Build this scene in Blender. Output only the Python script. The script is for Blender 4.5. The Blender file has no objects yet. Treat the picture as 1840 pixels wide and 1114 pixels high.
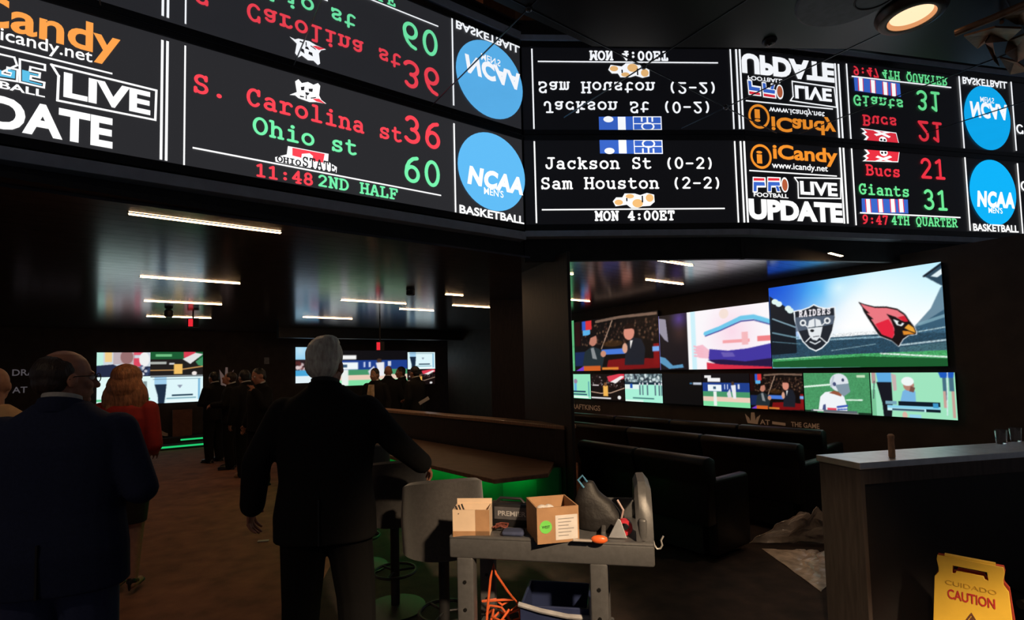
import bpy, bmesh, math, random
import numpy as np
from mathutils import Vector, Matrix
random.seed(7)
SC = bpy.context.scene
COL = SC.collection

# ------------------------------------------------------------------ camera
W, H, F, PPX, PPY = 1840.0, 1114.0, 920.0, 920.0, 613.0
PITCH, ROLL, EYE = math.atan(49/920.0), 0.024, 1.6
_f = Vector((0, math.cos(PITCH), math.sin(PITCH)))
_u0 = Vector((0, -math.sin(PITCH), math.cos(PITCH)))
_r0 = Vector((1, 0, 0))
_r = math.cos(ROLL)*_r0 - math.sin(ROLL)*_u0
_u = math.cos(ROLL)*_u0 + math.sin(ROLL)*_r0
CAMP = Vector((0, 0, EYE))
cam_d = bpy.data.cameras.new('camera')
cam = bpy.data.objects.new('camera', cam_d); COL.objects.link(cam)
cam_d.sensor_width = 36; cam_d.sensor_fit = 'HORIZONTAL'
cam_d.lens = F*36/W
cam_d.shift_y = (PPY-H/2)/W
cam_d.clip_start = 0.05; cam_d.clip_end = 100
mw = Matrix.Identity(4)
for i in range(3):
    mw[i][0] = _r[i]; mw[i][1] = _u[i]; mw[i][2] = -_f[i]; mw[i][3] = CAMP[i]
cam.matrix_world = mw
SC.camera = cam

# ------------------------------------------------------------------ world, exposure
wd = bpy.data.worlds.new('dim_room'); SC.world = wd; wd.use_nodes = True
wd.node_tree.nodes['Background'].inputs[0].default_value = (0.80, 0.85, 1.0, 1)
wd.node_tree.nodes['Background'].inputs[1].default_value = 0.06
SC.view_settings.view_transform = 'Standard'
SC.view_settings.look = 'None'
SC.view_settings.exposure = 0.0
SC.view_settings.gamma = 1.0
SC.view_settings.use_curve_mapping = False

# ------------------------------------------------------------------ sight lines (photo pixel -> place)
def ray(px, py):
    return F*_f + (px-PPX)*_r - (py-PPY)*_u
def at_z(px, py, z):
    d = ray(px, py); t = (z-EYE)/d.z
    return CAMP + d*t
def at_y(px, py, Y):
    d = ray(px, py); t = Y/d.y
    return CAMP + d*t
class Wall:
    """vertical plane through p with horizontal direction e (to the right as seen); n faces the viewer"""
    def __init__(s, p, e):
        s.p = Vector((p[0], p[1], 0)); s.e = Vector((e[0], e[1], 0)).normalized()
        s.n = Vector((s.e.y, -s.e.x, 0))
        s.rot = math.atan2(s.e.y, s.e.x)
    def hit(s, px, py):
        d = ray(px, py); t = (s.p-CAMP).dot(s.n)/d.dot(s.n)
        q = CAMP + d*t
        return (q-s.p).dot(s.e), q.z
    def pt(s, a, z, off=0.0):
        return Vector((s.p.x+s.e.x*a+s.n.x*off, s.p.y+s.e.y*a+s.n.y*off, z))

# ------------------------------------------------------------------ materials
MATS = {}
def srgb(r, g, b):
    f = lambda c: (c/255/12.92) if c/255 <= 0.04045 else ((c/255+0.055)/1.055)**2.4
    return (f(r), f(g), f(b))
def mat(name, col, rough=0.6, metal=0.0, var=0.25, scale=20.0, bump=0.0, bscale=60.0, stretch=None, spec=None,
        sheen=0.0, alpha=1.0, trans=0.0, coat=0.0):
    if name in MATS: return MATS[name]
    m = bpy.data.materials.new(name); m.use_nodes = True
    nt = m.node_tree; b = nt.nodes['Principled BSDF']
    tc = nt.nodes.new('ShaderNodeTexCoord'); mp = nt.nodes.new('ShaderNodeMapping')
    nt.links.new(tc.outputs['Object'], mp.inputs[0])
    if stretch: mp.inputs['Scale'].default_value = stretch
    nz = nt.nodes.new('ShaderNodeTexNoise'); nz.inputs['Scale'].default_value = scale; nz.inputs['Detail'].default_value = 5
    nt.links.new(mp.outputs[0], nz.inputs['Vector'])
    rp = nt.nodes.new('ShaderNodeValToRGB')
    lo = [c*(1-var) for c in col]; hi = [min(1, c*(1+var)) for c in col]
    rp.color_ramp.elements[0].position = 0.3; rp.color_ramp.elements[1].position = 0.7
    rp.color_ramp.elements[0].color = (*lo, 1); rp.color_ramp.elements[1].color = (*hi, 1)
    nt.links.new(nz.outputs['Fac'], rp.inputs[0]); nt.links.new(rp.outputs[0], b.inputs['Base Color'])
    b.inputs['Roughness'].default_value = rough; b.inputs['Metallic'].default_value = metal
    if spec is not None: b.inputs['Specular IOR Level'].default_value = spec
    if sheen: b.inputs['Sheen Weight'].default_value = sheen
    if coat: b.inputs['Coat Weight'].default_value = coat; b.inputs['Coat Roughness'].default_value = 0.1
    if alpha < 1: b.inputs['Alpha'].default_value = alpha
    if trans: b.inputs['Transmission Weight'].default_value = trans
    if bump:
        n2 = nt.nodes.new('ShaderNodeTexNoise'); n2.inputs['Scale'].default_value = bscale; n2.inputs['Detail'].default_value = 4
        nt.links.new(mp.outputs[0], n2.inputs['Vector'])
        bp = nt.nodes.new('ShaderNodeBump'); bp.inputs['Strength'].default_value = bump; bp.inputs['Distance'].default_value = 0.01
        nt.links.new(n2.outputs['Fac'], bp.inputs['Height']); nt.links.new(bp.outputs[0], b.inputs['Normal'])
    MATS[name] = m
    return m
def glow(name, col, strength=1.0, sample=True):
    if name in MATS: return MATS[name]
    m = bpy.data.materials.new(name); m.use_nodes = True
    nt = m.node_tree; b = nt.nodes['Principled BSDF']
    b.inputs['Base Color'].default_value = (0.01, 0.01, 0.01, 1); b.inputs['Roughness'].default_value = 0.5
    b.inputs['Emission Color'].default_value = (*col, 1); b.inputs['Emission Strength'].default_value = strength
    if not sample:
        try: m.cycles.emission_sampling = 'NONE'
        except Exception: pass
    MATS[name] = m
    return m
def picture_mat(name='screen_picture', strength=1.0):
    if name in MATS: return MATS[name]
    m = bpy.data.materials.new(name); m.use_nodes = True
    nt = m.node_tree; b = nt.nodes['Principled BSDF']
    at = nt.nodes.new('ShaderNodeAttribute'); at.attribute_name = 'picture'
    b.inputs['Base Color'].default_value = (0.01, 0.01, 0.01, 1); b.inputs['Roughness'].default_value = 0.4
    nt.links.new(at.outputs['Color'], b.inputs['Emission Color']); b.inputs['Emission Strength'].default_value = strength
    MATS[name] = m
    return m

# ------------------------------------------------------------------ objects
def tag(o, label=None, cat=None, group=None, kind=None):
    if label: o['label'] = label
    if cat: o['category'] = cat
    if group: o['group'] = group
    if kind: o['kind'] = kind
    return o
def thing(name, label, cat, loc=(0, 0, 0), rz=0.0, group=None):
    o = bpy.data.objects.new(name, None); COL.objects.link(o)
    o.empty_display_size = 0.1
    o.location = loc; o.rotation_euler = (0, 0, rz)
    return tag(o, label, cat, group)
def link(name, me, m=None, parent=None, smooth=False, sharp=None):
    if m is not None:
        me.materials.clear(); me.materials.append(m)
    if smooth:
        me.polygons.foreach_set('use_smooth', [True]*len(me.polygons))
        if sharp:
            try: me.set_sharp_from_angle(angle=sharp)
            except Exception: pass
    o = bpy.data.objects.new(name, me); COL.objects.link(o)
    if parent is not None: o.parent = parent
    return o
def copy_tree(o, parent=None):
    c = o.copy(); COL.objects.link(c)
    c.parent = parent
    for ch in list(o.children): copy_tree(ch, c)
    return c

class MB:
    """collects shapes, then becomes ONE mesh object"""
    def __init__(s): s.v = []; s.f = []
    def add(s, vs, fs):
        n = len(s.v); s.v += [tuple(v) for v in vs]; s.f += [tuple(i+n for i in f) for f in fs]; return s
    def box(s, x0, y0, z0, x1, y1, z1, bev=0.0, M=None):
        bm = bmesh.new(); bmesh.ops.create_cube(bm, size=1)
        for v in bm.verts:
            v.co = Vector((x0+(v.co.x+.5)*(x1-x0), y0+(v.co.y+.5)*(y1-y0), z0+(v.co.z+.5)*(z1-z0)))
        if bev: bmesh.ops.bevel(bm, geom=list(bm.edges)+list(bm.verts), offset=bev, segments=3, profile=0.5, affect='EDGES')
        return s.bm(bm, M)
    def bm(s, bm, M=None):
        if M is not None: bmesh.ops.transform(bm, matrix=M, verts=bm.verts)
        bm.verts.index_update()
        s.add([v.co[:] for v in bm.verts], [[v.index for v in f.verts] for f in bm.faces]); bm.free(); return s
    def prism(s, pts, z0, z1, bev=0.0):
        """vertical prism over a footprint"""
        bm = bmesh.new()
        lo = [bm.verts.new((p[0], p[1], z0)) for p in pts]; hi = [bm.verts.new((p[0], p[1], z1)) for p in pts]
        bm.faces.new(lo[::-1]); bm.faces.new(hi)
        for i in range(len(pts)): j = (i+1) % len(pts); bm.faces.new((lo[i], lo[j], hi[j], hi[i]))
        bmesh.ops.recalc_face_normals(bm, faces=bm.faces)
        if bev: bmesh.ops.bevel(bm, geom=list(bm.edges)+list(bm.verts), offset=bev, segments=2, profile=0.5, affect='EDGES')
        return s.bm(bm)
    def extrude(s, pts, frame, t, bev=0.0):
        """outline pts (a,b) in frame (origin, A, B, N), thickness t along N"""
        o, A, B, N = [Vector(q) for q in frame]
        bm = bmesh.new()
        lo = [bm.verts.new(o+A*p[0]+B*p[1]) for p in pts]; hi = [bm.verts.new(o+A*p[0]+B*p[1]+N*t) for p in pts]
        bm.faces.new(lo[::-1]); bm.faces.new(hi)
        for i in range(len(pts)): j = (i+1) % len(pts); bm.faces.new((lo[i], lo[j], hi[j], hi[i]))
        bmesh.ops.recalc_face_normals(bm, faces=bm.faces)
        if bev: bmesh.ops.bevel(bm, geom=list(bm.edges)+list(bm.verts), offset=bev, segments=2, profile=0.5, affect='EDGES')
        return s.bm(bm)
    def tube(s, path, r, n=10, closed=False):
        P = [Vector(p) for p in path]; R = r if isinstance(r, (list, tuple)) else [r]*len(P)
        t0 = (P[1]-P[0]).normalized()
        up = Vector((0, 0, 1)) if abs(t0.z) < 0.9 else Vector((1, 0, 0))
        a = t0.cross(up).normalized(); rings = []
        for i, p in enumerate(P):
            t = ((P[min(i+1, len(P)-1)]-P[i]).normalized()+(P[i]-P[max(i-1, 0)]).normalized())
            t = t.normalized() if t.length > 1e-6 else t0
            a = (a-t*a.dot(t)).normalized(); b = t.cross(a)
            rings.append([p+(a*math.cos(2*math.pi*k/n)+b*math.sin(2*math.pi*k/n))*R[i] for k in range(n)])
        return s.rings(rings, closed)
    def rings(s, rings, closed=False, cap=True):
        n = len(rings[0]); base = len(s.v)
        for r in rings: s.v += [tuple(q) for q in r]
        m = len(rings)
        for i in range(m if closed else m-1):
            j = (i+1) % m
            for k in range(n):
                l = (k+1) % n
                s.f.append((base+i*n+k, base+i*n+l, base+j*n+l, base+j*n+k))
        if cap and not closed:
            s.f.append(tuple(base+k for k in range(n))[::-1]); s.f.append(tuple(base+(m-1)*n+k for k in range(n)))
        return s
    def lathe(s, prof, c=(0, 0, 0), n=24, ring=False, cap=True):
        return s.rings([[Vector((c[0]+r*math.cos(2*math.pi*k/n), c[1]+r*math.sin(2*math.pi*k/n), c[2]+z)) for k in range(n)] for r, z in prof], closed=ring, cap=cap)
    def ell(s, c, r, n=16, M=None):
        c = Vector(c); rg = []
        for i in range(n//2+1):
            th = math.pi*i/(n//2); th = min(max(th, .03), math.pi-.03)
            ring = []
            for k in range(n):
                q = Vector((r[0]*math.sin(th)*math.cos(2*math.pi*k/n), r[1]*math.sin(th)*math.sin(2*math.pi*k/n), -r[2]*math.cos(th)))
                ring.append(c+(M @ q if M is not None else q))
            rg.append(ring)
        return s.rings(rg)
    def cone(s, a, b, ra, rb, n=12):
        """round-ended tapered limb"""
        a = Vector(a); b = Vector(b); d = (b-a).normalized()
        path = []; R = []
        for t in (-1, -.8, -.45): path.append(a+d*ra*t); R.append(ra*math.sqrt(max(0.02, 1-t*t)))
        path.append(a); R.append(ra)
        path.append(b); R.append(rb)
        for t in (.45, .8, 1): path.append(b+d*rb*t); R.append(rb*math.sqrt(max(0.02, 1-t*t)))
        return s.tube(path, R, n)
    def loft(s, secs, n=20, p=2.4):
        """stack of super-ellipse sections (z, rx, ry, cx, cy)"""
        rg = []
        for z, rx, ry, cx, cy in secs:
            ring = []
            for k in range(n):
                a = 2*math.pi*k/n; ca, sa = math.cos(a), math.sin(a)
                ring.append(Vector((cx+rx*math.copysign(abs(ca)**(2/p), ca), cy+ry*math.copysign(abs(sa)**(2/p), sa), z)))
            rg.append(ring)
        return s.rings(rg)
    def quad(s, a, b, c, d): return s.add([a, b, c, d], [(0, 1, 2, 3)])
    def mesh(s, name):
        me = bpy.data.meshes.new(name); me.from_pydata(s.v, [], s.f); me.update()
        return me
    def build(s, name, m, parent=None, smooth=False, sharp=0.6):
        return link(name, s.mesh(name), m, parent, smooth, sharp)
def struct(name, mb, m):
    o = mb.build(name, m); o['kind'] = 'structure'; return o

def remesh(mb, name, voxel=0.01, smooth=4, noise=None):
    """melt overlapping shapes into one continuous skin"""
    me = mb.mesh(name); bm = bmesh.new(); bm.from_mesh(me)
    bmesh.ops.recalc_face_normals(bm, faces=bm.faces); bm.to_mesh(me); bm.free()
    o = bpy.data.objects.new('tmp', me); COL.objects.link(o)
    md = o.modifiers.new('r', 'REMESH'); md.mode = 'VOXEL'; md.voxel_size = voxel
    if smooth:
        sm = o.modifiers.new('s', 'SMOOTH'); sm.iterations = smooth; sm.factor = 0.5
    dg = bpy.context.evaluated_depsgraph_get()
    out = bpy.data.meshes.new_from_object(o.evaluated_get(dg))
    bpy.data.objects.remove(o); bpy.data.meshes.remove(me)
    if noise:
        amp, freq, st = noise
        n = len(out.vertices); co = np.empty(n*3, np.float32); no = np.empty(n*3, np.float32)
        out.vertices.foreach_get('co', co); out.vertices.foreach_get('normal', no)
        co = co.reshape(-1, 3); no = no.reshape(-1, 3); q = co*np.array(st)*freq
        d = np.zeros(n); rs = np.random.RandomState(3)
        for k in range(7):
            w = rs.normal(size=3); w /= np.linalg.norm(w); w *= rs.uniform(.6, 1.8)
            d += np.sin(q @ w+rs.uniform(0, 6)+1.3*np.sin(q @ rs.normal(size=3)*0.7))
        co += no*(d/7*amp)[:, None]
        out.vertices.foreach_set('co', co.astype(np.float32).ravel()); out.update()
    out.name = name
    return out
# ------------------------------------------------------------------ layout of the place
DC = 5.0                                             # distance of the ticker's inside corner
CZ = at_y(938, 243, DC).z                            # mirrored ceiling of the gaming floor
TZ0 = at_y(938, 404, DC).z                           # lower edge of the LED ticker
LC = 2.70                                            # ceiling of the lounge beyond
CORNER = at_y(943, 404, DC)
_l = at_z(0, 240, TZ0); _l2 = at_z(296, 291, TZ0)
_rr = at_z(1740, 417.5, TZ0)
_ld = (CORNER-((_l+_l2)/2))
TL = Wall(CORNER, (_ld.x, _ld.y))                    # left ticker plane, s<0 towards the left
_rj = at_y(1345, 404, 4.61*DC/4.5); _rj.z = TZ0
_re = at_y(1740, 417.5, 5.14*DC/4.5)
TR = Wall(CORNER, (_rj.x-CORNER.x, _rj.y-CORNER.y))  # right ticker, first facet (almost square on)
JOINT = Vector((_rj.x, _rj.y, TZ0)); SJ = (JOINT-Vector((CORNER.x, CORNER.y, TZ0))).length
TQ = Wall(JOINT, (_re.x-JOINT.x, _re.y-JOINT.y))     # right ticker, second facet (turns away)
LDIR = Vector((math.sin(math.radians(54)), math.cos(math.radians(54)), 0))
FAR = Wall(at_y(320, 676, 12.2), LDIR)               # far wall of the lounge with two banks of screens
_a = at_y(1722, 700, 5.25); _b = at_y(1020, 700, 10.77)
RW = Wall(_b, (_a.x-_b.x, _a.y-_b.y))                # right lounge wall with the big screens
print('LAYOUT CZ %.2f TZ0 %.2f corner %s TLdir %s TRdir %s RWdir %s' % (CZ, TZ0, CORNER[:], TL.e[:], TR.e[:], RW.e[:]))

# ------------------------------------------------------------------ setting
def pl0(w, s, off): q = w.pt(s, 0, off); return (q.x, q.y)
def slat_mat():
    m = mat('dark_ceiling_planks', (0.15, 0.145, 0.165), 0.16, 0.8, 0.25, 6, spec=0.6)
    return m
def floor_mat():
    return mat('brown_carpet', (0.24, 0.095, 0.055), 0.8, 0, 0.3, 5.0, bump=0.35, bscale=160)
WALLM = mat('black_wall_paint', (0.02, 0.018, 0.018), 0.6, 0, 0.25, 8, bump=0.08, bscale=30)
PANELM = mat('dark_stained_oak', (0.035, 0.022, 0.016), 0.45, 0, 0.35, 7, stretch=(12, 12, 1), bump=0.06)
TRIMM = mat('dark_grey_trim', (0.50, 0.54, 0.62), 0.45, 0, 0.1, 12)
BLACKM = mat('matte_black', (0.012, 0.012, 0.013), 0.5, 0, 0.2, 15)

fl = MB().prism([(-1.45, -3), (9, -3), pl0(TQ, 7, -.1), (JOINT.x, JOINT.y+.1), (CORNER.x, CORNER.y+.14), (-2.0, 7.2), (-1.5, 4.0)], -.1, 0)
struct('floor', fl, mat('shade_darkened_carpet', (0.032, 0.018, 0.014), 0.9, 0, 0.5, 7.0, bump=0.4, bscale=180))  # dimness of this floor area is put into a darker carpet colour
fl = MB().prism([(-15, -3), (-1.45, -3), (-1.5, 4.0), (-2.0, 7.2), (CORNER.x, CORNER.y+.14), (JOINT.x, JOINT.y+.1), pl0(TQ, 7, -.1), (9, 21), (-15, 21)], -.1, 0)
struct('floor_lounge', fl, floor_mat())

# mirrored ceiling over the gaming floor (cut along the two ticker planes)
def pl(w, s, off): q = w.pt(s, 0, off); return (q.x, q.y)
MZ = 1.42                                             # width of the mirrored band in front of the ticker
def isect(w1, o1, w2, o2):
    p, q = w1.pt(0, 0, o1), w2.pt(0, 0, o2); d = w1.e.x*w2.e.y-w1.e.y*w2.e.x
    t = ((q.x-p.x)*w2.e.y-(q.y-p.y)*w2.e.x)/d
    return (p.x+w1.e.x*t, p.y+w1.e.y*t)
i1, i2 = isect(TL, MZ, TR, MZ), isect(TR, MZ, TQ, MZ)
mb = MB()
mb.prism([pl(TL, -6, 0.0), pl(TL, -6, MZ), i1, (CORNER.x, CORNER.y)], CZ, CZ+0.05)
mb.prism([(CORNER.x, CORNER.y), i1, i2, (JOINT.x, JOINT.y)], CZ, CZ+0.05)
mb.prism([(JOINT.x, JOINT.y), i2, pl(TQ, 5, MZ), pl(TQ, 5, 0.0)], CZ, CZ+0.05)
MIRM = mat('black_mirror_panels', (0.78, 0.80, 0.84), 0.012, 1.0, 0.03, 3)
struct('ceiling', mb, MIRM)
mb = MB().prism([pl(TL, -6, MZ), (-9, -3), (9, -3), pl(TQ, 5, MZ), i2, i1], CZ, CZ+0.05)
struct('ceiling_near', mb, mat('dark_satin_ceiling_panels', (0.012, 0.012, 0.015), 0.3, 0.0, 0.3, 2, spec=0.5))

# header walls carrying the ticker, their lower trim
def header(name, w, s0, s1, zb=LC+0.021):
    mb = MB()
    mb.prism([pl(w, s0, -0.09), pl(w, s1, -0.09), pl(w, s1, -0.15), pl(w, s0, -0.15)], zb, CZ+0.05)
    return struct(name, mb, WALLM)
header('wall_header_left', TL, -6.0, 0.16)
header('wall_header_right', TR, 0.0, SJ, LC-0.03)
header('wall_header_right_turn', TQ, -0.03, 5.0, LC-0.03)
def strip(name, w, s0, s1, z0, z1, o0, o1, m):
    mb = MB().prism([pl(w, s0, o0), pl(w, s1, o0), pl(w, s1, o1), pl(w, s0, o1)], z0, z1, 0.004)
    return struct(name, mb, m)
strip('trim_1', TL, -5.9, 0.0, TZ0-0.155, TZ0-0.075, -0.085, 0.02, TRIMM)
strip('trim_2', TR, 0.0, SJ, TZ0-0.125, TZ0-0.065, -0.085, 0.02, TRIMM)
strip('trim_6', TQ, 0.0, 4.9, TZ0-0.125, TZ0-0.065, -0.085, 0.02, TRIMM)

# diamond seams with round bolts in the mirrored ceiling
n0, n1, n2 = at_z(950, 15, CZ), at_z(1165, 115, CZ), at_z(1304, 193, CZ)
bdir = (n2-n0).normalized(); step = (n2-n0).length/2
a1 = at_z(976, 238, CZ); a2 = at_z(1340, 5, CZ); adir = (a2-a1).normalized()
mb = MB(); mbb = MB()
def seam(p, d, half):
    q = Vector((-d.y, d.x, 0))*0.0035
    a, b = p-d*half, p+d*half
    for z0 in (0,):
        mb.prism([(a-q)[:2], (a+q)[:2], (b+q)[:2], (b-q)[:2]], CZ-0.004, CZ-0.0005)
def inside(p):
    return (p-TL.p).dot(TL.n) > 0.03 and (p-TR.p).dot(TR.n) > 0.03 and (p-TQ.p).dot(TQ.n) > 0.03 and p.y > -2.5 and abs(p.x) < 6
def clipped(p, d):
    ts = [t*0.04 for t in range(-220, 221) if inside(p+d*(t*0.04))]
    if len(ts) > 3: a = (min(ts)+max(ts))/2; seam(p+d*a, d, (max(ts)-min(ts))/2)
for k in range(-6, 8):
    clipped(n0+bdir*step*k, adir)
for k in range(-3, 4):
    clipped(n0+adir*step*1.6*k, bdir)
for i in range(-5, 6):
    for k in range(-3, 4):
        c = n0+bdir*step*i+adir*step*1.6*k
        if inside(c): mbb.lathe([(0.001, -0.022), (0.012, -0.021), (0.02, -0.014), (0.022, -0.004), (0.022, -0.001)], (c.x, c.y, CZ), 14)
struct('trim_3', mb, mat('mirror_seam', (0.10, 0.12, 0.14), 0.3, 0.6, 0.1))
struct('trim_4', mbb, mat('mirror_bolt', (0.16, 0.16, 0.17), 0.3, 0.9, 0.1))

# lounge ceiling: dark planks running across, parallel with the linear lights
lrot = math.atan2(LDIR.y, LDIR.x)
def lounge_xy(a, b): return (LDIR.x*a-LDIR.y*b, LDIR.y*a+LDIR.x*b)
mb = MB(); pw = 0.15
bmin, bmax = -0.5, 18.6
k = 0
b = bmin
def back_of_ticker(x, y):
    v = Vector((x, y, 0))
    return (v-TL.p).dot(TL.n) < -0.30 and (v-TR.p).dot(TR.n) < -0.30 or False
rows = []
while b < bmax:
    ts = []
    for t in range(-350, 450):
        a = t*0.05
        x, y = lounge_xy(a, b+pw/2)
        v = Vector((x, y, 0))
        behind = (v-TL.p).dot(TL.n) < -0.02 if (v-TL.p).dot(TL.e) < 0 else ((v-TR.p).dot(TR.n) < -0.16 if x < JOINT.x else (v-TQ.p).dot(TQ.n) < -0.16)
        if behind and (v-RW.p).dot(RW.n) > -0.3 and (v-FAR.p).dot(FAR.n) > -0.3 and x > -13: ts.append(a)
    if ts:
        a0, a1_ = min(ts)-0.0, max(ts)+0.0
        P = [lounge_xy(a0, b+0.0015), lounge_xy(a1_, b+0.0015), lounge_xy(a1_, b+pw-0.0015), lounge_xy(a0, b+pw-0.0015)]
        mb.prism(P, LC, LC+0.02)
    b += pw
struct('ceiling_lounge', mb, slat_mat())
mb = MB().prism([(-13.5, 2), (-6, 0), (CORNER.x, CORNER.y+.3), (8, 6), (8, 9), (-2, 19), (-14.5, 13)], LC+0.021, LC+0.06)
struct('ceiling_lounge_deck', mb, BLACKM)

# walls of the lounge
def wall(name, w, s0, s1, z1=LC+0.05, m=WALLM, t=0.2):
    mb = MB().prism([pl(w, s0, 0), pl(w, s1, 0), pl(w, s1, -t), pl(w, s0, -t)], 0, z1)
    return struct(name, mb, m)
LWALL = mat('dark_brown_wall_paint', (0.05, 0.036, 0.03), 0.65, 0, 0.2, 6, bump=0.05, bscale=30)
wall('wall_back', FAR, -6.5, 8.0, m=LWALL)
wall('wall_right', RW, -6.0, 9.5, m=LWALL)
mb = MB().prism([(-12.9, 6.5), (-12.7, 6.5), (-12.1, 8.4), (-12.5, 9.0)], 0, LC); struct('wall_left', mb, WALLM)

# column under the ticker corner (its left face recedes)
cn = at_z(1018, 455, LC); cf = at_z(937, 490, LC)
cd = (Vector((cf.x, cf.y, 0))-Vector((cn.x, cn.y, 0))); cl = cd.length; cd.normalize(); cq = Vector((cd.y, -cd.x, 0))
def cp(a, b): return (cn.x+cd.x*a+cq.x*b, cn.y+cd.y*a+cq.y*b)
struct('wall_column', MB().prism([cp(0, 0), cp(cl, 0), (cf.x+.14, cf.y+.08), (cn.x+.10, cn.y+.82), (cn.x+.03, cn.y+.01)], 0, LC+0.02, 0.004), PANELM)
# a second, darker column further back, left of the first
c2 = at_z(880, 540, LC); c2b = at_z(936, 540, LC)
mb = MB().box(c2.x, c2.y-.05, 0, c2b.x+.05, c2.y+.35, LC+.01, 0.006); struct('wall_column_rear', mb, PANELM)
# bulkhead across the lounge ceiling in front of the second bank of screens
bk0 = at_z(498, 576, 2.42); bkx = FAR.p+FAR.e*0.0
mb = MB().prism([FAR.pt(1.9, 0, 1.6)[:2], FAR.pt(7.4, 0, 1.6)[:2], FAR.pt(7.4, 0, 1.35)[:2], FAR.pt(1.9, 0, 1.35)[:2]], 2.46, LC)
struct('trim_5', mb, BLACKM)

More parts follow.
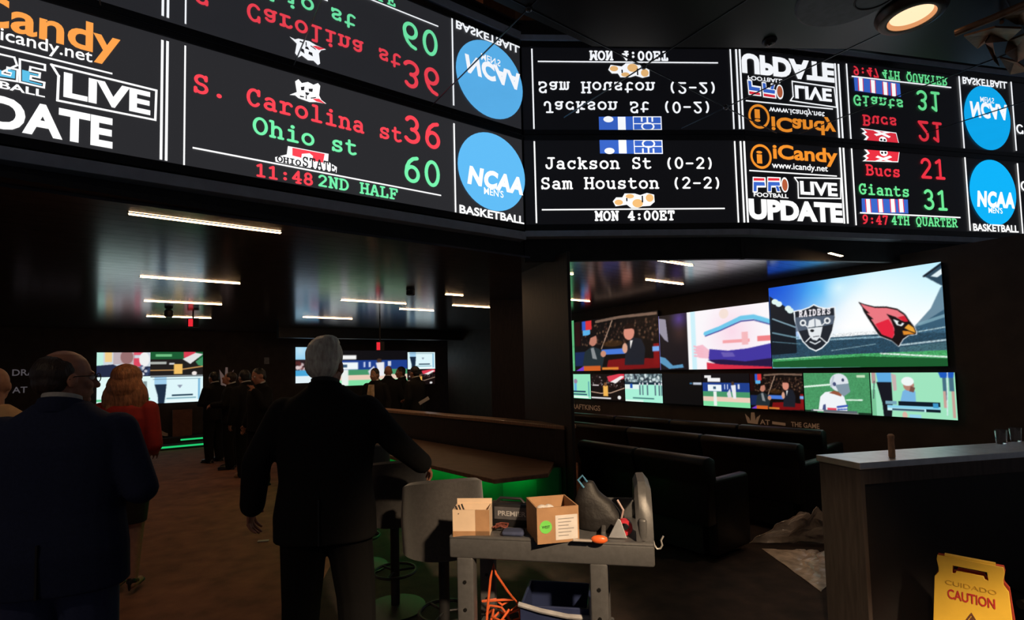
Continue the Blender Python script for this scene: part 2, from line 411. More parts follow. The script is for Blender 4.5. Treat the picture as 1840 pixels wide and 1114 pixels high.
# ------------------------------------------------------------------ lettering
def arc(cx, cy, rx, ry, a0, a1, n=None):
    n = n or max(4, int(abs(a1-a0)/18))
    return [(cx+rx*math.cos(math.radians(a0+(a1-a0)*i/n)), cy+ry*math.sin(math.radians(a0+(a1-a0)*i/n))) for i in range(n+1)]
def el(cx, cy, rx, ry): return arc(cx, cy, rx, ry, 0, 360, 22)
G = {
 ' ': [], '.': [el(3, .5, .35, .35)], ':': [el(3, 1.2, .35, .35), el(3, 4.9, .35, .35)], '-': [[(1, 3.6), (5, 3.6)]],
 '(': [arc(5.6, 3.6, 2.6, 5, 125, 235)], ')': [arc(.4, 3.6, 2.6, 5, -55, 55)],
 '0': [el(3, 4, 2.2, 4)], '1': [[(1.2, 6.8), (3.1, 8), (3.1, 0)], [(1.2, 0), (5, 0)]],
 '2': [arc(3, 5.8, 2.1, 2.2, 165, -40)+[(.9, 0), (5.2, 0)]],
 '3': [arc(2.8, 6, 1.9, 2, 150, -88)+arc(2.8, 2.05, 2.3, 2.05, 90, -150)],
 '4': [[(4, 0), (4, 8), (.7, 2.5), (5.5, 2.5)], [(2.8, 0), (5.2, 0)]],
 '6': [el(3, 2.4, 2.1, 2.4), arc(4.9, 2.6, 4, 5.4, 92, 180)],
 '7': [[(.9, 7), (.9, 8), (5.1, 8), (2.6, 0)]],
 '8': [el(3, 6, 1.8, 2), el(3, 2.05, 2.2, 2.05)],
 '9': [el(3, 5.6, 2.1, 2.4), arc(1.1, 5.4, 4, 5.4, -88, 0)],
 'A': [[(.6, 0), (2.7, 8), (3.3, 8), (5.4, 0)], [(1.5, 3), (4.5, 3)], [(0, 0), (1.6, 0)], [(4.4, 0), (6, 0)]],
 'B': [[(1, 0), (1, 8)], [(.2, 8), (3, 8)]+arc(3, 6.1, 1.9, 1.9, 90, -90)+[(1, 4.2)], [(3, 4.2)]+arc(3, 2.1, 2.3, 2.1, 90, -90)+[(.2, 0)]],
 'C': [arc(3.1, 4, 2.5, 4, 42, 318), [(5.1, 8), (5.1, 5.6)]],
 'D': [[(1.1, 0), (1.1, 8)], [(.2, 8), (2.4, 8)]+arc(2.4, 4, 3.1, 4, 90, -90)+[(.2, 0)]],
 'E': [[(1.2, 0), (1.2, 8)], [(.3, 8), (5.2, 8), (5.2, 6.3)], [(.3, 0), (5.4, 0), (5.4, 1.9)], [(1.2, 4.1), (3.6, 4.1)], [(3.6, 5), (3.6, 3.2)]],
 'F': [[(1.3, 0), (1.3, 8)], [(.3, 8), (5.4, 8), (5.4, 6.2)], [(.3, 0), (3, 0)], [(1.3, 4.1), (3.8, 4.1)], [(3.8, 5), (3.8, 3.2)]],
 'G': [arc(3.1, 4, 2.5, 4, 42, 300)+[(5, 1), (5, 3.4)], [(3.2, 3.4), (5.8, 3.4)], [(5, 8), (5, 6)]],
 'H': [[(1, 0), (1, 8)], [(5, 0), (5, 8)], [(1, 4.1), (5, 4.1)], [(.1, 8), (1.9, 8)], [(4.1, 8), (5.9, 8)], [(.1, 0), (1.9, 0)], [(4.1, 0), (5.9, 0)]],
 'I': [[(3, 0), (3, 8)], [(1, 8), (5, 8)], [(1, 0), (5, 0)]],
 'J': [[(2, 8), (5.8, 8)], [(4.2, 8), (4.2, 2.2)]+arc(2.4, 2.2, 1.8, 2.2, 0, -150)+[(.7, 2.6)]],
 'K': [[(1, 0), (1, 8)], [(5, 8), (1, 3)], [(2.4, 4.6), (5.2, 0)], [(.2, 8), (1.9, 8)], [(4, 8), (5.8, 8)], [(.2, 0), (1.9, 0)], [(4.4, 0), (6, 0)]],
 'L': [[(1.6, 0), (1.6, 8)], [(.4, 8), (3, 8)], [(.4, 0), (5.4, 0), (5.4, 2.4)]],
 'M': [[(.8, 0), (.8, 8), (3, 3.2), (5.2, 8), (5.2, 0)], [(0, 8), (.9, 8)], [(5.1, 8), (6, 8)], [(0, 0), (1.7, 0)], [(4.3, 0), (6, 0)]],
 'N': [[(1.1, 0), (1.1, 8), (4.9, 0), (4.9, 8)], [(.1, 8), (1.2, 8)], [(4, 8), (5.8, 8)], [(.2, 0), (2, 0)]],
 'O': [el(3, 4, 2.6, 4)],
 'P': [[(1.2, 0), (1.2, 8)], [(.3, 8), (3.2, 8)]+arc(3.2, 5.9, 2, 2.1, 90, -90)+[(1.2, 3.8)], [(.3, 0), (2.8, 0)]],
 'Q': [el(3, 4.1, 2.6, 3.9), [(1.6, -1.2), (2.6, -.6), (4.6, -1.2)], [(2.6, -.5), (3, .2)]],
 'R': [[(1, 0), (1, 8)], [(.2, 8), (3, 8)]+arc(3, 5.95, 2, 2.05, 90, -90)+[(1, 3.9)], [(3, 3.9), (4.9, 0), (5.9, 0)], [(.2, 0), (2, 0)]],
 'S': [arc(3, 6, 2, 2, 25, 270)+arc(3, 2, 2.2, 2, 90, -155), [(4.9, 8), (4.9, 6.2)], [(.9, 0), (.9, 1.9)]],
 'T': [[(3, 0), (3, 8)], [(.7, 6.2), (.7, 8), (5.3, 8), (5.3, 6.2)], [(1.8, 0), (4.2, 0)]],
 'U': [[(1, 8), (1, 2.4)]+arc(3, 2.4, 2, 2.4, 180, 360)+[(5, 8)], [(.1, 8), (1.9, 8)], [(4.1, 8), (5.9, 8)]],
 'W': [[(.6, 8), (1.6, 0), (3, 5), (4.4, 0), (5.4, 8)]], 'V': [[(.6, 8), (3, 0), (5.4, 8)]], 'Y': [[(.6, 8), (3, 4), (5.4, 8)], [(3, 4), (3, 0)]],
 'a': [arc(2.8, 3.9, 1.8, 1.6, 150, 0)+[(4.6, 0), (5.4, 0)], el(2.7, 1.5, 1.9, 1.5)],
 'c': [arc(3.1, 2.75, 2.3, 2.75, 40, 320), [(5, 5.5), (5, 3.9)]],
 'h': [[(.2, 8), (1.2, 8), (1.2, 0)], arc(3, 3.5, 1.8, 2, 180, 0)+[(4.8, 0)], [(.3, 0), (2.1, 0)], [(3.9, 0), (5.7, 0)]],
 'i': [[(1.4, 5.4), (3.1, 5.4), (3.1, 0)], [(1, 0), (5.2, 0)], el(3, 7.6, .3, .3)],
 'k': [[(.3, 8), (1.3, 8), (1.3, 0)], [(1.3, 2.2), (4.4, 5.4)], [(3.2, 5.4), (5.3, 5.4)], [(2.6, 3.4), (5, 0)], [(4.1, 0), (5.8, 0)], [(.4, 0), (1.9, 0)]],
 'l': [[(1.4, 8), (3.1, 8), (3.1, 0)], [(1, 0), (5.2, 0)]],
 'm': [[(0, 5.4), (.8, 5.4), (.8, 0)], arc(2, 4, 1.1, 1.5, 180, 0)+[(3.1, 0)], arc(4.2, 4, 1.1, 1.5, 180, 0)+[(5.3, 0)], [(0, 0), (1.4, 0)], [(5, 0), (6, 0)]],
 'n': [[(.3, 5.4), (1.3, 5.4), (1.3, 0)], arc(3.05, 3.5, 1.75, 2, 180, 0)+[(4.8, 0)], [(.3, 0), (2.2, 0)], [(3.9, 0), (5.7, 0)]],
 'o': [el(3, 2.75, 2.4, 2.75)],
 'r': [[(.6, 5.4), (2, 5.4), (2, 0)], arc(4, 3, 2, 2.5, 170, 60)+[(5.4, 4.6)], [(.6, 0), (4.4, 0)]],
 's': [arc(3, 4.1, 1.8, 1.4, 25, 270)+arc(3, 1.35, 2, 1.35, 90, -155), [(4.8, 5.5), (4.8, 4.2)], [(1, 0), (1, 1.3)]],
 't': [[(2, 7.4), (2, 1.6)]+arc(3.6, 1.6, 1.6, 1.6, 180, 300)+[(5.2, .7)], [(.6, 5.3), (4.8, 5.3)]],
 'u': [[(.3, 5.4), (1.2, 5.4), (1.2, 1.8)]+arc(2.9, 1.8, 1.7, 1.8, 180, 330)+[(4.8, 1.6)], [(3.8, 5.4), (4.8, 5.4), (4.8, 0), (5.6, 0)]],
}
def stroke_shapes(s, wgt):
    """typewriter lettering as flat strokes in a 6-wide, 8-high cell"""
    out = []
    for i, ch in enumerate(s):
        for st in G.get(ch, []):
            P = [(x+i*7.2, y) for x, y in st]; r = wgt/2
            for a, b in zip(P, P[1:]):
                dx, dy = b[0]-a[0], b[1]-a[1]; L = math.hypot(dx, dy) or 1
                nx, ny = -dy/L*r, dx/L*r
                out.append([(a[0]-nx, a[1]-ny), (b[0]-nx, b[1]-ny), (b[0]+nx, b[1]+ny), (a[0]+nx, a[1]+ny)])
            for a in P: out.append([(a[0]+r*math.cos(k*math.pi/4), a[1]+r*math.sin(k*math.pi/4)) for k in range(8)])
    return out, len(s)*7.2-1.2, 8.0
_fc = {}
def sans_shapes(s, bold=0.0, shear=0.0, spacing=1.0):
    cu = bpy.data.curves.new('t', 'FONT'); cu.body = s; cu.offset = bold; cu.shear = shear; cu.space_character = spacing
    cu.fill_mode = 'FRONT'; cu.resolution_u = 4
    o = bpy.data.objects.new('t', cu); COL.objects.link(o)
    me = bpy.data.meshes.new_from_object(o.evaluated_get(bpy.context.evaluated_depsgraph_get()))
    P = [[(me.vertices[v].co.x, me.vertices[v].co.y) for v in f.vertices] for f in me.polygons]
    bpy.data.objects.remove(o); bpy.data.curves.remove(cu); bpy.data.meshes.remove(me)
    return P
def sans_x(P): return min(p[0] for f in P for p in f), max(p[0] for f in P for p in f)
def flat_mb(polys, w, off):
    mb = MB()
    for f in polys:
        mb.add([w.pt(a, z, off) for a, z in f], [tuple(range(len(f)))])
    return mb
def hits(w, pts): return [w.hit(*p) for p in pts]
class Board:
    """draws lettering and marks on a wall plane as child meshes of one thing"""
    def __init__(s, w, root): s.w, s.root, s.k = w, root, 0
    def put(s, name, polys, m, lift=0.004):
        s.k += 1
        mb = flat_mb(polys, s.w, lift+0.00012*s.k)
        return mb.build(name, m, s.root)
    def poly(s, name, pxs, m): return s.put(name, [hits(s.w, pxs)], m)
    def line(s, name, a, b, wpx, m):
        (a0, z0), (a1, z1) = s.w.hit(*a), s.w.hit(*b)
        h = abs(s.w.hit(a[0], a[1]+wpx)[1]-z0)/2 if abs(b[0]-a[0]) > abs(b[1]-a[1]) else abs(s.w.hit(a[0]+wpx, a[1])[0]-a0)/2
        if abs(b[0]-a[0]) > abs(b[1]-a[1]):
            z = (z0+z1)/2; return s.put(name, [[(a0, z-h), (a1, z-h), (a1, z+h), (a0, z+h)]], m)
        c = (a0+a1)/2; return s.put(name, [[(c-h, z0), (c+h, z0), (c+h, z1), (c-h, z1)]], m)
    def lines(s, name, L, wpx, m):
        P = []
        for a, b in L:
            a0, z0 = s.w.hit(*a); a1, z1 = s.w.hit(*b); c = (a0+a1)/2
            h = abs(s.w.hit(a[0]+wpx, a[1])[0]-a0)/2
            P.append([(c-h, z0), (c+h, z0), (c+h, z1), (c-h, z1)])
        return s.put(name, P, m)
    def fit(s, P, x0, x1, h0, a, b, hpx):
        (a0, z0), (a1, z1) = s.w.hit(*a), s.w.hit(*b); z = (z0+z1)/2
        mx, my = (a[0]+b[0])/2, (a[1]+b[1])/2
        hz = s.w.hit(mx, my-hpx)[1]-s.w.hit(mx, my)[1]
        kx = (a1-a0)/(x1-x0); ky = hz/h0
        return [[(a0+(x-x0)*kx, z+y*ky) for x, y in f] for f in P]
    def typed(s, name, txt, a, b, hpx, m, wgt=1.25):
        P, wd_, h = stroke_shapes(txt, wgt)
        return s.put(name, s.fit(P, 0, wd_, h, a, b, hpx), m)
    def sans(s, name, txt, a, b, hpx, m, bold=0.02, shear=0.0, prefix='', cap='H', spacing=1.0):
        P = sans_shapes(prefix+txt, bold, shear, spacing)
        x0, x1 = sans_x(P)
        if prefix:
            px1 = sans_x(sans_shapes(prefix+txt[0], bold, shear, spacing))[1]; t0 = sans_x(sans_shapes(txt[0], bold, shear, spacing))
            x0 = px1-(t0[1]-t0[0])
        hp = sans_shapes(cap, bold); h = max(p[1] for f in hp for p in f)
        lo = min(p[1] for f in hp for p in f)
        return s.put(name, s.fit([[(x, y-lo) for x, y in f] for f in P], x0, x1, h-lo, a, b, hpx), m)
    def ring(s, name, box, m, inner=0.0, n=48, to=360):
        (x0, y0, x1, y1) = box
        a0 = s.w.hit(x0, (y0+y1)/2)[0]; a1 = s.w.hit(x1, (y0+y1)/2)[0]
        z0 = s.w.hit((x0+x1)/2, y1)[1]; z1 = s.w.hit((x0+x1)/2, y0)[1]
        cx, cz, rx, rz = (a0+a1)/2, (z0+z1)/2, (a1-a0)/2, (z1-z0)/2
        E = [(cx+rx*math.cos(2*math.pi*k/n), cz+rz*math.sin(2*math.pi*k/n)) for k in range(n)]
        if not inner: return s.put(name, [E], m)
        I = [(cx+(x-cx)*inner, cz+(z-cz)*inner) for x, z in E]
        return s.put(name, [[E[k], E[(k+1) % n], I[(k+1) % n], I[k]] for k in range(n)], m)
    def frame(s, name, pxs, wpx, m):
        """outline drawn as a closed band"""
        Q = hits(s.w, pxs); n = len(Q)
        t = abs(s.w.hit(pxs[0][0], pxs[0][1]+wpx)[1]-Q[0][1])
        P = []
        for i in range(n):
            a, b = Q[i], Q[(i+1) % n]; dx, dz = b[0]-a[0], b[1]-a[1]; L = math.hypot(dx, dz) or 1
            nx, nz = -dz/L*t/2, dx/L*t/2; ex, ez = dx/L*t/2, dz/L*t/2
            P.append([(a[0]-nx-ex, a[1]-nz-ez), (b[0]-nx+ex, b[1]-nz+ez), (b[0]+nx+ex, b[1]+nz+ez), (a[0]+nx-ex, a[1]+nz-ez)])
        return s.put(name, P, m)

# ------------------------------------------------------------------ LED tickers
WHITE = glow('led_white', (1, 1, 1), 1.15, False); RED = glow('led_red', srgb(255, 70, 84), 1.0, False)
GREEN = glow('led_green', srgb(120, 245, 175), 1.0, False); RGREEN = glow('led_green_deep', srgb(110, 235, 150), 1.0, False)
RRED = glow('led_red_deep', srgb(238, 50, 66), 1.0, False)
ORANGE = glow('led_orange', srgb(255, 165, 78), 1.0, False); RORANGE = glow('led_orange_deep', srgb(250, 150, 45), 1.0, False)
BLUE = glow('led_sky_blue', srgb(98, 190, 248), 1.0, False); RBLUE = glow('led_azure', srgb(10, 180, 250), 1.0, False)
ROYAL = glow('led_royal_blue', srgb(60, 105, 205), 1.0, False); CYAN = glow('led_cyan', srgb(95, 195, 235), 1.0, False)
TAN = glow('led_tan', srgb(250, 195, 125), 1.0, False)
LBLACK = glow('led_panel_lit_black', srgb(42, 42, 45), 1.0); RBLACK = glow('led_panel_black', srgb(12, 12, 15), 1.0)

def ticker(label, facets, pm):
    w = facets[0][0]
    root = thing('led_ticker_display', label, 'display', w.pt(0, TZ0), 0, 'wraparound tickers under the mirrored ceiling')
    mb = MB(); mz = MB(); mp = MB()
    for w, s0, s1 in facets:
        mb.prism([pl(w, s0, -0.085), pl(w, s1, -0.085), pl(w, s1, -0.005), pl(w, s0, -0.005)], TZ0-0.06, CZ-0.004)
        for z0, z1 in ((TZ0-0.06, TZ0), (CZ-0.052, CZ-0.004)):
            mz.prism([pl(w, s0, -0.006), pl(w, s1, -0.006), pl(w, s1, 0.012), pl(w, s0, 0.012)], z0, z1, 0.003)
        mp.quad(w.pt(s0, TZ0), w.pt(s1, TZ0), w.pt(s1, CZ-0.052), w.pt(s0, CZ-0.052))
    mb.build('housing', BLACKM, root)
    mz.build('bezel', mat('black_gloss_bezel', (0.02, 0.02, 0.022), 0.25, 0, 0.1), root)
    mp.build('panel', pm, root)
    return root
def settle(root):
    bpy.context.view_layer.update()
    for ch in root.children:
        ch.data.transform(Matrix.Translation(-Vector(root.location)))

troot = ticker('long LED score ticker on the left, with red and green college scores', [(TL, -4.6, -0.012)], LBLACK)
B = Board(TL, troot)
B.sans('logo_text', 'andy', (19, 60), (216, 104), 54, ORANGE, 0.022, 0, 'iC', 'd')
B.sans('web_text', 'icandy.net', (1, 72), (166, 113), 22, WHITE, 0.008, 0, 'www.', 'd')
B.line('divider_stripe', (-40, 74), (202, 133), 3.2, WHITE)
B.frame('live_outline', [(93, 117), (281, 163), (279, 216), (103.5, 181), (105.5, 137)], 3.6, WHITE)
B.sans('live_text', 'LIVE', (114, 175), (270, 207), 43, WHITE, 0.035)
B.sans('update_text', 'DATE', (-24, 226), (202, 269), 57, WHITE, 0.04, 0, 'UP')
Q = [(36, 107), (81, 117), (81, 127), (55, 121), (54, 128), (72, 132), (71, 140), (56, 137), (55, 143), (80, 149), (79, 158), (36, 148)]
B.frame('logo_outline', Q, 3, WHITE)
B.poly('logo_fill', [(40, 126), (53, 129), (53, 131), (70, 135), (69, 137.5), (54, 134), (53, 146), (76, 152), (75, 154), (40, 146)], CYAN)
Q = [(31, 118), (26, 104), (0, 98), (-14, 98), (-16, 138), (0, 142), (31, 147), (32, 126), (14, 122), (13, 130), (22, 132), (21, 137), (0, 132)]
B.frame('logo_outline', Q, 3, WHITE)
B.poly('logo_fill', [(-12, 124), (3, 127), (3, 134), (20, 138), (22, 131), (14, 129), (15, 125), (28, 128), (27, 142), (-12, 136)], CYAN)
B.sans('caption_text', 'BALL', (-1, 158), (81, 176.5), 13, WHITE, 0.02, 0, 'FOOT')
B.lines('divider_stripe', [((293, 73), (288, 287)), ((302, 75), (297.5, 289))], 4.6, WHITE)
B.lines('divider_stripe', [((334, 83), (329.5, 297))], 3, WHITE)
B.typed('team_name_text', 'S. Carolina st', (347, 167), (722, 253), 27, RED, 1.45)
B.typed('score_text', '36', (725, 253), (792, 267), 43, RED, 1.25)
B.typed('team_name_text', 'Ohio st', (455, 240), (641, 277.5), 26, GREEN, 1.4)
B.typed('score_text', '60', (725, 326), (791, 333), 42, GREEN, 1.2)
P = [(520, 171), (533, 166), (530, 147), (536, 143), (542, 150), (553, 148), (563, 153), (571, 150), (575, 155), (573, 172), (577, 180), (586, 187), (568, 184), (556, 184), (536, 177), (530, 172)]
B.poly('team_logo', P, WHITE)
for q in ([(540, 157), (547, 156), (546, 163), (541, 163)], [(554, 160), (562, 160), (561, 166), (555, 165)], [(548, 166), (556, 168), (553, 172), (549, 171)], [(538, 172), (546, 174), (546, 176), (539, 175)], [(558, 176), (568, 175), (567, 177), (558, 178)], [(549, 172), (551, 172), (551, 179), (549, 179)]):
    B.poly('logo_mark', q, LBLACK)
B.poly('logo_accent', [(561, 178), (573, 178), (584, 187), (568, 183)], RED)
B.poly('team_logo', [(495, 291), (494, 283), (515, 278), (517, 263), (590, 277), (589, 291), (605, 301), (604, 311)], WHITE)
B.poly('logo_accent', [(525, 266), (583, 277), (580, 293), (556, 288), (525, 280)], RED)
B.poly('logo_mark', [(540, 291), (542, 277), (556, 276), (562, 281), (560, 295)], WHITE)
B.typed('logo_text', 'OHIO', (498, 290), (540, 298.5), 9, LBLACK, 1.8)
B.typed('logo_text', 'STATE', (543, 299), (603, 310), 16, LBLACK, 1.3)
B.line('divider_stripe', (346, 265.5), (792, 352), 3, WHITE)
B.typed('clock_text', '11:48', (459, 317), (562, 332), 20, RED, 1.6)
B.typed('clock_text', '2ND HALF', (571, 332.5), (714, 359), 17.5, GREEN, 1.5)
B.lines('divider_stripe', [((814.5, 222), (818.5, 382))], 2.6, WHITE)
B.ring('league_logo', (822, 240, 942, 378), BLUE)
B.sans('logo_text', 'NCAA', (839, 332), (939, 350), 32, WHITE, 0.055, 0.18, '', 'H', 1.12)
B.sans('logo_text', "MEN'S", (869, 349), (904, 356), 12, WHITE, 0.01)
B.sans('caption_text', 'BASKETBALL', (825, 384.5), (941, 402), 14.5, WHITE, 0.028)
settle(troot)

troot = ticker('LED score ticker right of the corner, with the orange round logo and pro football score', [(TR, 0.012, SJ), (TQ, 0.0, 4.6)], RBLACK)
B = Board(TR, troot)
B.lines('divider_stripe', [((959, 254), (965, 401))], 2.6, WHITE)
B.typed('team_text', 'Jackson St (0-2)', (980, 303), (1285, 302), 18.5, WHITE, 1.3)
B.typed('team_text', 'Sam Houston (2-2)', (972, 338.5), (1298.5, 338), 18.5, WHITE, 1.3)
B.poly('team_logo', [(1077, 250), (1190, 252), (1191, 277), (1078, 276)], ROYAL)
B.ring('logo_mark', (1086, 266, 1104, 277), WHITE)
B.poly('logo_mark', [(1111, 250.5), (1125, 250.5), (1126, 276), (1112, 276)], WHITE)
B.frame('logo_mark', [(1139, 252), (1189, 253), (1190, 276), (1140, 276)], 1.6, WHITE)
B.line('logo_mark', (1139, 263), (1190, 264), 1.6, WHITE)
B.ring('logo_mark', (1153, 251, 1177, 266), WHITE, 0.75)
B.lines('logo_mark', [((1155, 267), (1155, 276)), ((1165, 264), (1165, 276)), ((1174, 267), (1174, 276))], 3, WHITE)
B.poly('team_logo', [(1101, 362), (1107, 355), (1118, 355), (1122, 348), (1140, 348), (1150, 351), (1162, 347), (1175, 350), (1176, 363), (1168, 370), (1154, 371), (1146, 374), (1134, 374), (1126, 368), (1106, 371)], WHITE)
for q in ((1104, 359, 1119, 369), (1124, 349, 1139, 357), (1136, 358, 1155, 373), (1160, 349, 1174, 363)):
    B.ring('logo_mark', q, TAN)
B.lines('logo_mark', [((1121, 356), (1131, 362)), ((1156, 352), (1152, 364))], 2.5, RBLACK)
B.line('divider_stripe', (973.5, 377), (1302, 375), 2.4, WHITE)
B.typed('time_text', 'MON 4:00ET', (1070, 395), (1212, 395.5), 15, WHITE, 1.7)
B.lines('divider_stripe', [((1318.5, 254), (1327.5, 400))], 2.6, WHITE)
B.lines('divider_stripe', [((1330, 254), (1337, 400)), ((1336.5, 254), (1343.5, 400))], 3.2, WHITE)
B = Board(TQ, troot)
B.ring('logo_ring', (1348, 259.5, 1386, 303.5), RORANGE, 0.8)
B.sans('logo_letter', 'i', (1359.5, 294), (1370, 294), 24, RORANGE, 0.02, 0, '', 'd')
B.sans('logo_text', 'iCandy', (1389, 287.5), (1505, 291), 25.5, RORANGE, 0.03)
B.sans('web_text', 'www.icandy.net', (1387, 304), (1487, 306.5), 11, WHITE, 0.012, 0, '', 'd')
B.line('divider_stripe', (1346, 309.5), (1503, 314), 2.2, WHITE)
# football league logo
for x0, x1, kind in ((1352, 1375, 'P'), (1378, 1402, 'R')):
    B.poly('logo_outline', [(x0, 318), (x1, 319), (x1+1, 335), (x1-3, 336), (x1+1, 346), (x1-7, 346), (x1-9, 337), (x0+8, 337), (x0+8, 346), (x0, 346)] if kind == 'R' else
           [(x0, 318), (x1, 319), (x1+1, 337), (x0+9, 337), (x0+9, 346), (x0, 346)], WHITE)
    B.poly('logo_fill', [(x0+1.5, 320), (x1-2, 320.6), (x1-2, 325), (x0+1.5, 325)], RRED)
    B.poly('logo_fill', [(x0+1.5, 327), (x1-2, 327.5), (x1-1, 334), (x0+7, 334), (x0+7, 344), (x0+1.5, 344)], ROYAL)
    if kind == 'R': B.poly('logo_fill', [(x1-9, 335), (x1-4, 335), (x1-1, 344), (x1-6, 344)], ROYAL)
B.ring('logo_ball', (1403, 319, 1416, 346), WHITE); B.ring('logo_ball', (1404.5, 322, 1414.5, 343.5), glow('led_brown', srgb(185, 95, 60), 1, False))
B.sans('caption_text', 'FOOTBALL', (1354, 354.5), (1416, 355.5), 7.5, WHITE, 0.02)
B.frame('live_outline', [(1427, 319.5), (1510, 321), (1510, 357), (1434, 356), (1433, 328)], 2.2, WHITE)
B.sans('live_text', 'LIVE', (1438, 351), (1504.5, 352), 24, WHITE, 0.035)
B.sans('update_text', 'UPDATE', (1346, 397.5), (1514, 397.5), 36, WHITE, 0.055)
B.lines('divider_stripe', [((1507, 261), (1517.5, 402)), ((1513.5, 261), (1523.5, 402))], 3, WHITE)
B.lines('divider_stripe', [((1528, 262), (1538.5, 405))], 2.4, WHITE)
B.poly('team_logo', [(1551, 268), (1616, 268), (1613, 292), (1549, 290), (1556, 285), (1550, 281), (1558, 276)], WHITE)
B.poly('logo_fill', [(1557, 269.5), (1615, 269.5), (1612, 290.5), (1554, 289), (1560, 284), (1555, 280.5), (1562, 276)], RRED)
B.ring('logo_mark', (1580, 268, 1594, 281), WHITE)
B.poly('logo_mark', [(1572, 283), (1576, 280), (1586, 284), (1598, 280), (1602, 283), (1592, 287), (1602, 290), (1596, 291), (1586, 288), (1578, 291), (1572, 289), (1581, 286)], WHITE)
B.ring('logo_mark', (1582, 273, 1586, 277), RBLACK); B.ring('logo_mark', (1588, 273, 1592, 277), RBLACK)
B.typed('team_name_text', 'Bucs', (1556, 315), (1616.5, 317), 17, RRED, 1.5)
B.typed('score_text', '21', (1653.5, 319.5), (1699, 320), 32, RRED, 1.3)
B.typed('team_name_text', 'Giants', (1543, 349.5), (1633, 352), 17, RGREEN, 1.45)
B.typed('score_text', '31', (1659, 375.5), (1703, 376), 32, RGREEN, 1.3)
B.poly('team_logo', [(1547, 357), (1630, 359), (1631, 384), (1548, 382)], ROYAL)
for x in (1555, 1577, 1599, 1614):
    B.poly('logo_mark', [(x-2, 358), (x+8, 358), (x+10, 382), (x, 382)], RRED)
    B.poly('logo_mark', [(x, 358), (x+6.5, 358), (x+8.5, 382), (x+1.5, 382)], WHITE)
B.line('divider_stripe', (1544, 382.5), (1724.5, 391.5), 2.4, WHITE)
B.typed('clock_text', '9:47', (1549, 402), (1595, 403), 14.5, RRED, 1.6)
B.typed('clock_text', '4TH QUARTER', (1601, 403), (1719, 408), 14, RGREEN, 1.5)
B.lines('divider_stripe', [((1731.5, 282), (1742.5, 415))], 2.4, WHITE)
B.ring('league_logo', (1741, 288, 1824, 405), RBLUE)
B.sans('logo_text', 'NCAA', (1754.5, 371), (1822, 376), 28.5, WHITE, 0.055, 0.15, '', 'H', 1.12)
B.sans('logo_text', "MEN'S", (1775, 383), (1800, 384.5), 10, WHITE, 0.012)
B.sans('caption_text', 'BASKETBALL', (1747.5, 414), (1829, 419.5), 13, WHITE, 0.028)
B.lines('divider_stripe', [((1826.5, 294), (1836, 420))], 2.4, WHITE)
B.typed('team_text', 'C', (1833, 342), (1846, 342.5), 15, WHITE, 1.4)
settle(troot)
